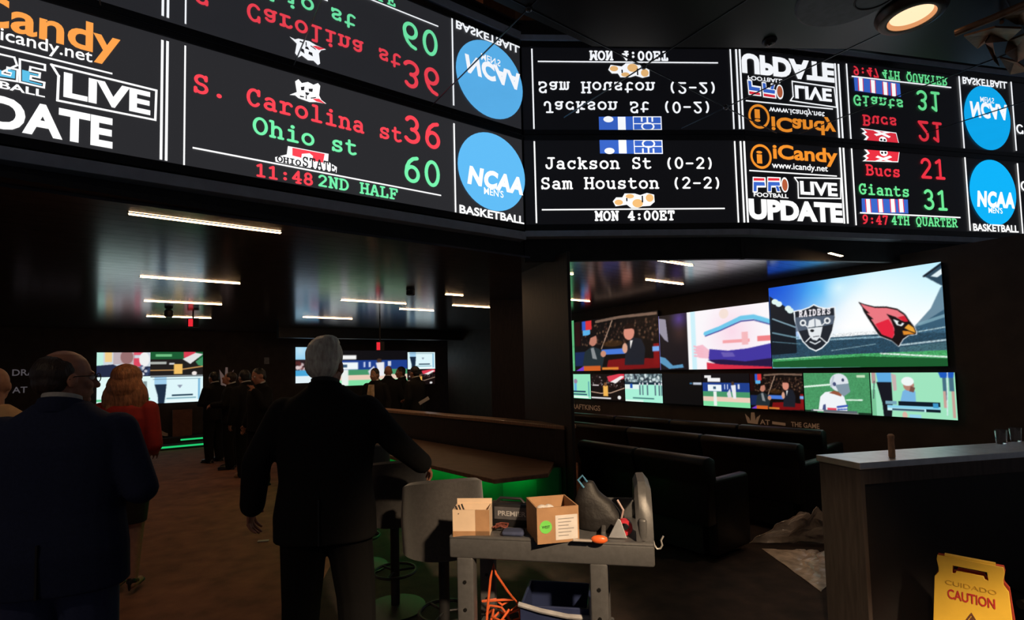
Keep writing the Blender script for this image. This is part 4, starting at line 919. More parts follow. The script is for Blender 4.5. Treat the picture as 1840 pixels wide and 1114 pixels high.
# ------------------------------------------------------------------ linear ceiling lights
LIN = glow('warm_linear_diffuser', (1.0, 0.60, 0.30), 42.0)
LIGHTS = [
 ('longest warm linear light, nearest over the left aisle', 228, 388, 507, 422),
 ('second warm linear light along the left aisle', 250, 499, 432, 513),
 ('third warm linear light along the left aisle', 257, 543, 400, 549),
 ('fourth warm linear light, left of the last gap and furthest along the aisle', 263, 570, 298, 571),
 ('short warm linear light beside the hanging red sign, end of the aisle', 309, 571, 380, 573.5),
 ('warm linear light above right of the grey-haired head, ending at a dark ceiling speaker', 612, 541, 730, 548),
 ('warm linear light just above the grey-haired head', 545, 571, 632, 575),
 ('thin warm linear light below the dark ceiling speaker', 717, 557, 780, 560),
 ('shortest warm linear light, left of the rear column top', 800, 531, 832, 533),
 ('warm linear light ending behind the rear column', 820, 549, 882, 556),
 ('warm linear light before the big screens, higher of the two in view', 1160, 467, 1245, 480),
 ('warm linear light before the big screens, lower of the two in view', 1160, 505, 1228, 513),
 ('upper warm linear light cut by the right edge of the column', 1000, 491, 1027, 496),
 ('lower warm linear light cut by the right edge of the column', 1000, 537.5, 1055, 544),
 ('warm linear light peeping under the right header above the largest screen', 1486, 458, 1517, 462),
]
for lb, x0, y0, x1, y1 in LIGHTS:
    z = LC-0.02
    a, b = at_z(x0, y0, z), at_z(x1, y1, z); L = max(0.25, (b-a).length*0.98); c = (a+b)/2
    r = thing('linear_ceiling_light', lb, 'ceiling light', (c.x, c.y, LC), lrot, 'linear lights in the lounge ceiling')
    MB().box(-L/2-.01, -.022, -.004, L/2+.01, .022, -.0005, .003).build('housing', BLACKM, r)
    MB().box(-L/2, -.015, -.008, L/2, .015, -.0042, .002).build('diffuser', LIN, r)

def far_pt(px, py, off): 
    a, z = FAR.hit(px, py); return FAR.pt(a, z, off)
# hanging bits below the lounge ceiling
p = at_y(303, 573, 8.3); r = thing('ceiling_speaker', 'dark pendant speaker in the gap between two linear lights', 'speaker', (p.x, p.y, LC))
MB().lathe([(.001, -.13), (.05, -.13), (.06, -.11), (.06, -.03), (.04, -.005), (.001, -.002)], n=20).build('housing', BLACKM, r, True)
p = at_y(738, 549, 7.0); r = thing('ceiling_speaker', 'dark ceiling speaker at the end of the light right of the grey-haired head', 'speaker', (p.x, p.y, LC))
MB().lathe([(.001, -.06), (.05, -.06), (.06, -.05), (.06, -.004), (.001, -.002)], n=20).build('housing', BLACKM, r, True)
REDE = glow('red_exit_glow', srgb(235, 40, 55), 1.0)
for lb, px, py, Y, h in (('small red exit sign hanging near the end of the left aisle', 347, 580, 9.0, .17), ('small red exit sign above the right bank of far screens', 683, 622, 10.6, .2)):
    p = at_y(px, py, Y); r = thing('exit_sign', lb, 'exit sign', (p.x, p.y, p.z), 0.3)
    MB().box(-.09, -.012, -h/2, .09, .012, h/2, .004).build('housing', BLACKM, r)
    MB().box(-.07, -.016, -h/2+.02, -.0, -.0125, h/2-.02).build('lit_face', REDE, r)
    MB().box(-.012, -.008, h/2, .012, .008, LC-p.z).build('stem', BLACKM, r)

# ------------------------------------------------------------------ gaming-floor ceiling fittings
WARM = (1.0, 0.72, 0.45)
def downlight(label, p, watts, seen=True, r0=.155, aim=(0, 0, -1), ang=120):
    r = thing('recessed_downlight', label, 'ceiling light', (p.x, p.y, CZ))
    MB().lathe([(r0-.02, -.05), (r0+.004, -.055), (r0+.03, -.045), (r0+.045, -.02), (r0+.05, -.002), (r0-.02, -.002)], n=40, ring=True).build('trim_ring', mat('bronze_lamp_ring', (.09, .055, .04), .35, .8, .1), r, True)
    MB().lathe([(r0-.018, -.049), (r0-.026, -.034), (r0-.036, -.022)], n=40, cap=False).build('reflector', glow('downlight_reflector', (1.0, 0.42, 0.17), .75), r, True)
    MB().lathe([(r0-.036, -.022), (r0-.08, -.010), (.001, -.006)], n=40, cap=False).build('lens', glow('downlight_lens', (1.0, 0.70, 0.43), 1.25), r, True)
    ld = bpy.data.lights.new('lamp', 'SPOT'); ld.energy = watts; ld.color = WARM; ld.spot_size = math.radians(ang); ld.spot_blend = 0.8; ld.shadow_soft_size = 0.12
    lo = bpy.data.objects.new('lamp', ld); COL.objects.link(lo); lo.parent = r; lo.location = (0, 0, -.07)
    lo.rotation_euler = Vector(aim).to_track_quat('-Z', 'Y').to_euler()
    return r
pdl = at_z(1638, 33, CZ-.05)
downlight('large round recessed downlight glowing warm above the right ticker', pdl, 30)
downlight('added unseen downlight behind the viewer, brightening the utility cart', Vector((1.9, -1.9, CZ)), 2400, aim=(-1.70, 4.15, -3.05), ang=19)  # unseen narrow spot, added to brighten the things on the cart
downlight('added unseen downlight behind the viewer, brightening the caution sign', Vector((2.6, -1.6, CZ)), 2700, aim=(-.35, 3.35, -3.45), ang=17)  # unseen narrow spot, added to lift the yellow sign
downlight('added unseen downlight behind the viewer, brightening the counter end', Vector((-0.6, -1.5, CZ)), 420, aim=(2.15, 4.25, -3.35), ang=13)  # weak unseen spot, added to lighten the counter's end panel
downlight('round recessed downlight over the gaming floor behind the viewer, left side', Vector((-2.6, -0.9, CZ)), 45, aim=(-.1, .5, -1), ang=95)
p = at_z(1383, 78, CZ-.02); r = thing('ceiling_sensor', 'small black round sensor on the mirrored ceiling above the right ticker', 'sensor', (p.x, p.y, CZ))
MB().lathe([(.001, -.03), (.025, -.03), (.04, -.022), (.05, -.004), (.05, -.001)], n=24).build('housing', mat('sensor_bronze', (.03, .022, .018), .4, .4), r, True)
MB().lathe([(.001, -.037), (.012, -.035), (.016, -.029)], n=16).build('lens', mat('sensor_lens', (.08, .06, .05), .15, .2), r, True)
p = at_z(1530, -8, CZ-.02); r = thing('ceiling_access_disc', 'large grey round plate on the ceiling left of the warm downlight', 'ceiling plate', (p.x, p.y, CZ))
MB().lathe([(.001, -.018), (.30, -.018), (.312, -.012), (.315, -.001)], n=48).build('plate', mat('grey_plate', (.16, .17, .20), .5, .0, .15), r, False)
MB().rings([[Vector((.17+(.115+.006*math.cos(t*math.pi/4))*math.cos(k*math.pi/20), .02+(.115+.006*math.cos(t*math.pi/4))*math.sin(k*math.pi/20), -.019+.004*math.sin(t*math.pi/4))) for t in range(8)] for k in range(40)], closed=True).build('ring_groove', BLACKM, r)
# made-up bronze shapes imitating brown reflections in the ceiling, top right
BRZ = mat('reflection_bronze', (.30, .17, .10), .45, .55, .4, 9, bump=.2)
o0 = at_z(1718, 60, CZ-.22); r = thing('reflection_ornament', 'made-up bronze ornament imitating reflections, angular pieces and a bar at the upper right', 'ornament', (o0.x, o0.y, CZ))
def loc3(px, py, dz): q = at_z(px, py, CZ-dz); return q-Vector((o0.x, o0.y, CZ))
MB().tube([loc3(1716, 60, .2), loc3(1780, 34, .2), loc3(1850, 4, .2)], .022, 10).build('bar', BRZ, r, True)
for pts in ([(1732, 66), (1788, 50), (1836, 52), (1812, 74), (1770, 78), (1756, 88)], [(1770, 78), (1784, 76), (1788, 100), (1796, 120), (1786, 110)], [(1812, 74), (1845, 62), (1850, 100), (1828, 112), (1806, 96)], [(1796, 104), (1828, 112), (1850, 128), (1815, 134)], [(1800, 30), (1850, 14), (1850, 46), (1826, 44)]):
    dz = .14+.05*random.random(); V = [loc3(x, y, dz+.10*((i*37) % 5)/5) for i, (x, y) in enumerate(pts)]
    mb = MB(); n = len(V); c = sum(V, Vector())/n+Vector((0, 0, .03))
    up = Vector((0, 0, .014))
    mb.add(V+[v+up for v in V]+[c-up*.5, c+up*1.5], [(i, (i+1) % n, 2*n) for i in range(n)]+[(n+(i+1) % n, n+i, 2*n+1) for i in range(n)]+[(i, n+i, n+(i+1) % n, (i+1) % n) for i in range(n)])
    mb.build('reflection_piece', BRZ, r)
MB().tube([loc3(1800, 40, .19), loc3(1800, 40, .0)+Vector((0, 0, 0))], .012, 8).build('hanger', BRZ, r)

# ------------------------------------------------------------------ half wall, betting ledge, green light
RZ = 1.03
hA = at_z(1016, 765, RZ); hB = at_z(685, 735, RZ)
hd = Vector((hB.x-hA.x, hB.y-hA.y, 0)); HL = hd.length+0.9; hd.normalize(); hn = Vector((-hd.y, hd.x, 0))
if hn.dot(Vector((hA.x, hA.y, 0))) > 0: hn = -hn            # n points to the viewer's side
def hp(a, b): return (hA.x+hd.x*a+hn.x*b, hA.y+hd.y*a+hn.y*b)
OAK = mat('warm_oak_rail', (.42, .24, .14), .3, 0, .3, 9, stretch=(1, 10, 1))
r = thing('partition_wall', 'low dark partition with an oak cap rail running from the column', 'partition', (*hp(0, 0), 0))
def rel(r, pts): return [(x-r.location.x, y-r.location.y) for x, y in pts]
MB().prism(rel(r, [hp(0, -.02), hp(HL, -.02), hp(HL, -.12), hp(0, -.12)]), 0, RZ-.04, .003).build('panel', PANELM, r)
MB().prism(rel(r, [hp(-.0, .02), hp(HL, .02), hp(HL, -.16), hp(-.0, -.16)]), RZ-.04, RZ, .008).build('cap_rail', OAK, r)
MB().prism(rel(r, [hp(-.01, .03), hp(.12, .03), hp(.12, -.03), hp(-.01, -.03)]), 0, RZ-.04, .004).build('end_post', PANELM, r)
LZ = .67
lc1 = at_z(885, 862, LZ); lc0 = at_z(770, 822, LZ); lc2 = at_z(985, 850, LZ)
ldv = Vector((lc0.x-lc1.x, lc0.y-lc1.y, 0)).normalized()
dist = abs((Vector((lc1.x, lc1.y, 0))-Vector((hA.x, hA.y, 0))).dot(hn))
a1_ = (Vector((lc1.x, lc1.y, 0))-Vector((hA.x, hA.y, 0))).dot(hd)
a2_ = (Vector((lc2.x, lc2.y, 0))-Vector((hA.x, hA.y, 0))).dot(hd); D2_ = (Vector((lc2.x, lc2.y, 0))-Vector((hA.x, hA.y, 0))).dot(hn)
print('LEDGE', a1_, dist, a2_, D2_, HL)
r = thing('betting_ledge', 'wide brown ledge counter against the low partition, its front lit green', 'counter', (lc1.x, lc1.y, 0))
LEDGE = mat('brown_laminate', (.22, .12, .075), .45, 0, .25, 8, stretch=(1, 6, 1))
D = dist-.02
MB().prism(rel(r, [hp(a1_, D), hp(HL-.3, D), hp(HL-.3, .035), hp(max(.13, a2_), .035), hp(a2_, D2_)]), LZ-.04, LZ, .006).build('top', LEDGE, r)
FRONT = mat('front_panel_green_light', (.012, .26, .09), .5, 0, .1, 6)  # green of the LED light is put into the panel's own colour
_E0 = Vector((a1_, D)); _E1 = Vector((a2_, D2_)); _ed = (_E1-_E0).normalized(); _en = Vector((-_ed.y, _ed.x)); _en = _en if _en.x > 0 else -_en
_b1 = _E0+_en*.24; _t = (D-.24-_b1.y)/_ed.y; _b1 = _b1+_ed*_t; _b2 = _E1+_en*.24
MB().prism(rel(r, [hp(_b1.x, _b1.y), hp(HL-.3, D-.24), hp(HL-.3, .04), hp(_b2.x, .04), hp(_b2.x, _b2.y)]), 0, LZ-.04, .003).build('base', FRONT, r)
GLED = glow('green_led', (0.0, 1.0, 0.22), 7.5)
E0 = Vector((a1_, D)); E1 = Vector((a2_, D2_)); ed = (E1-E0).normalized(); en = Vector((-ed.y, ed.x))
if en.x < 0: en = -en                                        # into the body (larger a)
def inset(k, a_): return E0+ed*a_+en*k
g = MB().prism(rel(r, [hp(a1_+.24, D-.11), hp(HL-.35, D-.11), hp(HL-.35, D-.13), hp(a1_+.24, D-.13)]), LZ-.055, LZ-.0405)
q0, q1, q2_, q3 = inset(.12, .16), inset(.12, (E1-E0).length-.02), inset(.14, (E1-E0).length-.02), inset(.14, .16)
g.prism(rel(r, [hp(*q0), hp(*q1), hp(*q2_), hp(*q3)]), LZ-.055, LZ-.0405)
g.build('led_strip', GLED, r)

# green strips on the step below the left bank of screens
STEPM = mat('dark_step_carpet', (.03, .022, .02), .8, 0, .2, 12)
sA, sB = FAR.hit(262, 805)[0], FAR.hit(400, 800)[0]
r = thing('raised_step', 'low dark step with two green light strips under the left bank of screens', 'step', FAR.pt((sA+sB)/2, 0, 0.0), FAR.rot)
hw = (sB-sA)/2+.6
MB().box(-hw, -1.0, 0, hw, -.005, .10, .004).build('lower_tread', STEPM, r)
MB().box(-hw, -.62, .10, hw, -.005, .22, .004).build('upper_tread', STEPM, r)
GST = glow('green_step_led', srgb(30, 190, 105), 1.1)
MB().box(-hw*.62, -1.012, .045, hw*.58, -1.001, .085, .002).build('led_strip', GST, r)
MB().box(-hw*.1, -.632, .145, hw*.5, -.621, .18, .002).build('led_strip', GST, r)
CARD = mat('brown_cardboard', (.36, .20, .10), .7, 0, .12, 14, bump=.05)
def open_box(name, label, loc, rz, w, d, h, m, cat='box', group=None, t=.006):
    r = thing(name, label, cat, loc, rz, group)
    mb = MB().box(-w/2, -d/2, 0, w/2, d/2, t)
    mb.box(-w/2, -d/2, t, w/2, -d/2+t, h); mb.box(-w/2, d/2-t, t, w/2, d/2, h); mb.box(-w/2, -d/2+t, t, -w/2+t, d/2-t, h); mb.box(w/2-t, -d/2+t, t, w/2, d/2-t, h)
    mb.build('carton', m, r); return r
p = FAR.pt(FAR.hit(326, 780)[0], .22, .22)
open_box('cardboard_box', 'tall brown carton on the step under the left bank of screens', p, FAR.rot, (.38), .3, .60, mat('red_brown_carton', (.22, .09, .06), .7, 0, .15, 10))
p = FAR.pt(FAR.hit(277, 800)[0], .22, .22); r = thing('paper_heap', 'flat brown crumpled paper on the step left of the tall carton', 'paper', p, FAR.rot)
mb = MB(); n = 14
for i in range(n+1):
    for k in range(n+1):
        x, y = (i/n-.5)*.5, (k/n-.5)*.4; mb.v.append((x, y, max(.01, (.13*math.exp(-(x*x*14+y*y*22))+.03*math.sin(17*x+9*y)*math.cos(13*y-4*x)+.03))))
for i in range(n):
    for k in range(n): a = i*(n+1)+k; mb.f.append((a, a+n+1, a+n+2, a+1))
mb.build('sheet', mat('kraft_paper', (.40, .22, .12), .7, 0, .2), r)

# ------------------------------------------------------------------ bar stools by the ledge
FAB = mat('charcoal_fabric', (.038, .035, .035), .75, 0, .2, 60, bump=.15, bscale=200, sheen=.3)
def stool(label, loc, rz):
    r = thing('bar_stool', label, 'bar stool', loc, rz, 'curved-back stools at the betting ledge')
    mb = MB(); R0, R1 = .185, .215; rings = []
    for k in range(25):
        a = math.radians(-205+230*k/24); hh = .42-.10*(abs(k-12)/12)**2.2
        c, s = math.cos(a), math.sin(a); q = lambda rr, z: Vector((rr*c, rr*s, z))
        rings.append([q(R0, .60), q(R1+.01, .60), q(R1+.02, .60+hh*.5), q(R1+.008, .60+hh-.012), q((R0+R1)/2, .60+hh), q(R0-.006, .60+hh-.012), q(R0-.004, .60+hh*.5)])
    mb.rings(rings); mb.build('backrest', FAB, r, True)
    MB().lathe([(.001, .58), (.17, .58), (.182, .60), (.182, .65), (.165, .675), (.001, .68)], n=28).build('seat', FAB, r, True)
    MB().lathe([(.03, .02), (.03, .56), (.1, .575), (.1, .58)], n=16).build('pedestal', BLACKM, r, True)
    MB().lathe([(.001, 0), (.2, 0), (.2, .012), (.05, .03), (.001, .03)], n=28).build('base', BLACKM, r, True)
    mb = MB().rings([[Vector(((.14+.01*math.cos(t*math.pi/3))*math.cos(k*math.pi/12), (.14+.01*math.cos(t*math.pi/3))*math.sin(k*math.pi/12), .25+.01*math.sin(t*math.pi/3))) for t in range(6)] for k in range(24)], closed=True)
    for a in (0, 2.1, 4.2): mb.tube([(0.02*math.cos(a), .02*math.sin(a), .25), (.14*math.cos(a), .14*math.sin(a), .25)], .008, 8)
    mb.build('footrest', BLACKM, r, True)
    return r
p = at_y(795, 860, 2.95); stool('charcoal curved-back bar stool between the grey-haired figure and the cart', (p.x, p.y, 0), .25)
p = at_y(708, 850, 3.55); stool('charcoal curved-back bar stool partly behind the grey-haired figure', (p.x, p.y, 0), .35)
p = at_y(650, 840, 4.3); stool('third charcoal curved-back bar stool, behind the black suit', (p.x, p.y, 0), .35)

# ------------------------------------------------------------------ lounge seats facing the big screens
LEATH = mat('black_leather', (.008, .0065, .006), .42, 0, .25, 30, bump=.12, bscale=120, spec=.35)
SEW = .84
def lounge_seat(label, group, z, w):
    r = thing('lounge_chair', label, 'lounge chair', (0, 0, 0), 0, group); h = w/2-.012
    mb = MB(); P = [(-.02, .30), (.0, .62), (-.05, z-.05), (-.02, z-.005), (.05, z), (.12, z-.03), (.13, .66), (.17, .44), (.12, .30)]
    P = [(-h, )+q for q in P]; n = len(P)
    bm = bmesh.new()
    A = [bm.verts.new((-h+.0, y, zz_)) for _, y, zz_ in P]; Bv = [bm.verts.new((h, y, zz_)) for _, y, zz_ in P]
    bm.faces.new(A); bm.faces.new(Bv[::-1])
    for i in range(n): j = (i+1) % n; bm.faces.new((A[i], Bv[i], Bv[j], A[j]))
    bmesh.ops.recalc_face_normals(bm, faces=bm.faces); bmesh.ops.bevel(bm, geom=list(bm.edges), offset=.018, segments=2, profile=.5, affect='EDGES')
    mb.bm(bm); mb.build('backrest', LEATH, r, True)
    MB().box(-h+.09, .12, .30, h-.09, .58, .45, .04).build('seat', LEATH, r, True)
    for sx in (-1, 1): MB().box(sx*(h-.04)-.045, .08, .05, sx*(h-.04)+.045, .60, .66, .03).build('armrest', LEATH, r, True)
    MB().box(-h+.1, .05, .05, h-.1, .56, .30, .01).build('base', BLACKM, r)
    return r
def seat_row(px0, py0, px1, py1, z, n, names, group):
    a, b = at_z(px0, py0, z), at_z(px1, py1, z); d = Vector((b.x-a.x, b.y-a.y, 0)); L = d.length; d.normalize()
    f = Vector((-d.y, d.x, 0)); rz = math.atan2(d.y, d.x); w = L/n
    proto = lounge_seat(names[0], group, z, w)
    for i in range(n):
        o = proto if i == 0 else copy_tree(proto)
        c = a+d*(w*(i+.5)); o.location = (c.x, c.y, 0); o.rotation_euler = (0, 0, rz); o['label'] = names[i]
seat_row(1040, 790, 1272, 823, .85, 2, ['black leather lounge chair in the nearest row, next to the column', 'black leather lounge chair at the open end of the nearest row'], 'lounge chairs, nearest row')
seat_row(1026, 757, 1437, 798, .85, 3, ['black lounge chair in the middle row, next to the column', 'black lounge chair in the centre of the middle row', 'black lounge chair at the counter end of the middle row'], 'lounge chairs, middle row')
seat_row(1024, 741, 1480, 773, .85, 4, ['black lounge chair nearest the column in the row closest to the screens', 'black lounge chair second from the column in the row closest to the screens', 'black lounge chair below the crown emblem in the row closest to the screens', 'black lounge chair nearest the counter in the row closest to the screens'], 'lounge chairs, row by the screens')

# ------------------------------------------------------------------ dark counter on the right
kC = at_z(1545, 832, 1.07); kL = at_z(1466, 817, 1.07); kR = at_z(1840, 811, 1.07)
kd = Vector((kR.x-kC.x, kR.y-kC.y, 0)).normalized(); kb = Vector((kL.x-kC.x, kL.y-kC.y, 0)); KD = kb.length; kb.normalize()
def kp(a, b, r=True): q = Vector((kC.x, kC.y, 0))+kd*a+kb*b; return (q.x-kC.x, q.y-kC.y) if r else (q.x, q.y)
r = thing('bar_counter', 'dark bar counter with a glossy top reflecting the screens', 'counter', (kC.x, kC.y, 0))
KTOP = mat('grey_stone_top', (.90, .90, .92), .36, .95, .08, 20, spec=.7)
MB().prism([kp(0, 0), kp(2.6, 0), kp(2.6, KD), kp(0, KD)], 1.035, 1.07, .003).build('countertop', KTOP, r)
KWOOD = mat('grey_brown_oak', (.085, .066, .058), .5, 0, .25, 5, stretch=(10, 10, 1), bump=.05)
MB().prism([kp(.01, .01), kp(.035, .01), kp(.035, KD-.01), kp(.01, KD-.01)], 0, 1.034, .002).build('end_panel', KWOOD, r)
MB().prism([kp(.04, .035), kp(2.58, .035), kp(2.58, KD-.02), kp(.04, KD-.02)], 0, 1.034).build('body', mat('black_counter_front', (.014, .012, .012), .5, 0, .2, 6), r)
MB().prism([kp(.035, .012), kp(2.58, .012), kp(2.58, .034), kp(.035, .034)], .955, 1.034, .002).build('apron', KWOOD, r)
MB().tube([Vector((*kp(.8, -.12), .32)), Vector((*kp(2.5, -.12), .32))], .022, 12).build('foot_rail', mat('dark_steel_rail', (.10, .09, .085), .35, .6, .1), r, True)
for a in (.95, 2.3): MB().tube([Vector((*kp(a, -.12), .32)), Vector((*kp(a, .035), .32))], .012, 8).build('rail_bracket', BLACKM, r, True)
p = at_z(1603, 822, 1.07); r = thing('wooden_peg', 'short upright wooden peg standing on the dark counter', 'peg', (p.x, p.y, 1.07))
mb = MB().lathe([(.001, 0), (.014, 0), (.016, .006), (.015, .10), (.0165, .106), (.0165, .118), (.010, .126), (.001, .127)], n=16); mb.build('shaft', mat('worn_wood', (.60, .33, .18), .6, 0, .25, 20, stretch=(6, 6, 1)), r, True)
GLS = mat('clear_glass', (.9, .9, .92), .05, 0, .02, trans=1.0)
for lb, px, py in (('small clear glass at the far right of the counter', 1826, 793), ('small clear glass left of the other glass on the counter', 1800, 797)):
    p = at_z(px, py, 1.07); r = thing('drinking_glass', lb, 'glass', (p.x, p.y, 1.07), 0, 'glasses on the dark counter')
    MB().lathe([(.001, 0), (.024, 0), (.027, .004), (.031, .085), (.029, .085), (.025, .008), (.001, .007)], n=24).build('bowl', GLS, r, True)
# crumpled plastic sheets on the floor behind the counter end
PLA = mat('crumpled_plastic', (.62, .50, .41), .22, 0, .35, 9, bump=.5, bscale=22, spec=.8)
def crumple(label, P, ridge, h):
    c = sum((Vector((q.x, q.y, 0)) for q in P), Vector())/len(P)
    r = thing('plastic_sheet', label, 'plastic sheet', (c.x, c.y, 0), 0, 'plastic sheets left on the floor'); mb = MB(); n = 26
    A, B_, C_, D_ = [Vector((q.x, q.y, q.z))-Vector((c.x, c.y, 0)) for q in P]
    rs = np.random.RandomState(len(label)); ph = rs.uniform(0, 6, 8)
    for i in range(n+1):
        for k in range(n+1):
            u_, v_ = i/n, k/n; q = (A*(1-u_)+B_*u_)*(1-v_)+(D_*(1-u_)+C_*u_)*v_
            f = abs(math.sin(9*u_+4*v_+ph[0]))*.5+abs(math.sin(-7*u_+13*v_+ph[1]))*.35+abs(math.sin(21*u_+9*v_+ph[2]))*.2
            q = q+Vector((.02*math.sin(14*v_+ph[3]), .02*math.sin(11*u_+ph[4]), 0)); q.z = max(.006, q.z+h*f*math.sin(math.pi*min(1, max(.02, u_)))**.5*(.25+v_*ridge))
            mb.v.append(q[:])
    for i in range(n):
        for k in range(n): a = i*(n+1)+k; mb.f.append((a, a+n+1, a+n+2, a+1))
    o = mb.build('sheet', PLA, r); md = o.modifiers.new('thick', 'SOLIDIFY'); md.thickness = .003
    return r
f0 = lambda x, y, z=0.0: at_z(x, y, z)
pB = at_y(1500, 926, 4.55); pBl = at_y(1425, 932, 4.6)
crumple('crumpled clear plastic heap on the floor behind the counter end, upper piece', [f0(1344, 978), f0(1500, 977), pB, pBl], .6, .10)
crumple('folded strip of clear plastic on the floor beside the counter end, lower piece', [f0(1372, 986), f0(1478, 1062), f0(1500, 1000), f0(1440, 990)], .5, .05)
p = f0(1236, 946); r = thing('floor_scrap', 'tiny pale scrap on the dark floor between the cart and the plastic', 'scrap', (p.x, p.y, 0))
MB().box(-.02, -.012, .001, .02, .012, .012, .004).build('scrap', mat('pale_paper', (.5, .48, .45), .7), r)
p = f0(473, 973); r = thing('floor_scrap', 'small white paper scrap on the aisle floor left of the black trousers', 'scrap', (p.x, p.y, 0), .2)
MB().box(-.05, -.02, .001, .05, .02, .012, .004).build('scrap', mat('pale_paper', (.5, .48, .45), .7), r)

# ------------------------------------------------------------------ caution sign
YEL = mat('yellow_plastic', (.82, .52, .06), .35, 0, .06, 12); REDT = mat('red_print', (.52, .03, .03), .5, 0, .05); BRN = mat('dark_print', (.14, .05, .03), .5, 0, .05)
REDP = mat('red_plastic_edge', (.50, .07, .04), .4, 0, .08)
p = at_y(1742, 1000, 2.48); r = thing('caution_sign', 'yellow folding caution sign standing before the dark counter', 'floor sign', (p.x, p.y, 0), math.radians(-47))
def sign_panel(front):
    tilt = math.radians(11); s = -1 if front else 1
    o = Vector((0, s*.012, .64)); A = Vector((1, 0, 0)); Bz = Vector((0, s*math.sin(tilt), -math.cos(tilt))); N = A.cross(Bz)*-1
    return o, A, Bz, N
def panel_with_slot(fr, t):
    o, A, Bz, N = fr; ou = [(-.115, 0), (.115, 0), (.118, .02), (.112, .055), (.112, .075), (.128, .10), (.155, .64), (-.155, .64), (-.128, .10), (-.112, .075), (-.112, .055), (-.118, .02)]
    s0 = [(-.062, .032), (.062, .032), (.066, .072), (.05, .068), (.046, .056), (-.046, .056), (-.05, .068), (-.066, .072)]
    cu = bpy.data.curves.new('c', 'CURVE'); cu.dimensions = '2D'; cu.fill_mode = 'BOTH'; cu.extrude = t/2; cu.bevel_depth = .002
    for pts in (ou, s0):
        sp = cu.splines.new('POLY'); sp.points.add(len(pts)-1); sp.use_cyclic_u = True
        for q, (x, y) in zip(sp.points, pts): q.co = (x, -y, 0, 1)
    ob = bpy.data.objects.new('c', cu); COL.objects.link(ob)
    me = bpy.data.meshes.new_from_object(ob.evaluated_get(bpy.context.evaluated_depsgraph_get())); bpy.data.objects.remove(ob); bpy.data.curves.remove(cu)
    M = Matrix(((A.x, -Bz.x, N.x, o.x), (A.y, -Bz.y, N.y, o.y), (A.z, -Bz.z, N.z, o.z), (0, 0, 0, 1))); me.transform(M); return me
fr = sign_panel(True); link('front_panel', panel_with_slot(fr, .012), YEL, r)
fb = sign_panel(False); link('rear_panel', panel_with_slot(fb, .012), REDP, r)
MB().tube([(-.09, 0, .642), (.09, 0, .642)], .012, 12).build('hinge', YEL, r, True)
class P2:
    def __init__(s, fr, lift): s.o, s.A, s.B, s.N = fr; s.l = lift
    def pt(s, a, z, off=0): return s.o+s.A*a-s.B*z+(s.N if s.N.y < 0 else -s.N)*(s.l+off)
pp = P2(fr, .0095)
def print_on(name, polys, m, off=0): return flat_mb(polys, pp, off).build(name, m, r)
def fit_sans(t, x0, x1, y0, h, bold):
    P = sans_shapes(t, bold); a, b = sans_x(P); hh = max(q[1] for f in P for q in f); return [[(x0+(x-a)/(b-a)*(x1-x0), y0+y/hh*h) for x, y in f] for f in P]
print_on('caution_lettering', fit_sans('CAUTION', -.083, .083, -.185, .042, .02), REDT, .0004)
print_on('caution_lettering_small', fit_sans('CUIDADO', -.09, .09, -.125, .02, .0), mat('worn_yellow_print', (.58, .33, .03), .5), .0004)
tri = [(0, -.225), (.115, -.43), (-.115, -.43)]; tri2 = [(0, -.237), (.1, -.423), (-.1, -.423)]; tri3 = [(0, -.243), (.093, -.419), (-.093, -.419)]; tri4 = [(0, -.26), (.08, -.412), (-.08, -.412)]
def band(a, b): return [[a[i], a[(i+1) % 3], b[(i+1) % 3], b[i]] for i in range(3)]
print_on('warning_triangle_marking', band(tri, tri2)+band(tri3, tri4), BRN, .0005)
fig = [[(.0+.014*math.cos(k*math.pi/6), -.305+.014*math.sin(k*math.pi/6)) for k in range(12)], [(-.012, -.32), (.012, -.318), (.03, -.37), (.0, -.36)], [(-.012, -.32), (-.04, -.345), (-.034, -.352), (-.004, -.335)], [(.008, -.36), (.05, -.395), (.042, -.403), (-.002, -.372)], [(.0, -.36), (-.035, -.4), (-.028, -.405), (.016, -.365)]]
print_on('warning_figure_marking', fig, BRN, .0005)

# ------------------------------------------------------------------ utility cart and what is on it
cl_ = at_z(806, 962, .86); cr_ = at_z(1176, 977, .86)
cx = Vector((cr_.x-cl_.x, cr_.y-cl_.y, 0)); CLN = cx.length; crz = math.atan2(cx.y, cx.x)
cart = thing('utility_cart', 'grey plastic utility cart with a raised handle at its right end', 'cart', (cl_.x, cl_.y, 0), crz)
PL = mat('grey_moulded_plastic', (.07, .07, .073), .42, 0, .12, 40, bump=.05, bscale=90)
CD = .46
def tray(z1, x0, x1, dep=.045, lip=.10):
    mb = MB().box(x0, 0, z1-lip, x1, CD, z1-dep, .012)
    t = .03
    mb.box(x0, 0, z1-dep-.01, x1, t, z1, .01); mb.box(x0, CD-t, z1-dep-.01, x1, CD, z1, .01)
    mb.box(x0, t-.01, z1-dep-.01, x0+t, CD-t+.01, z1, .01); mb.box(x1-t, t-.01, z1-dep-.01, x1, CD-t+.01, z1, .01)
    return mb
tray(.86, 0, CLN, .008).build('top_tray', PL, cart, True, .5)
tray(.34, .05, CLN-.18, .045, .08).build('bottom_tray', PL, cart, True, .5)
BOLT = mat('black_bolt', (.01, .01, .01), .4, .3, .05)
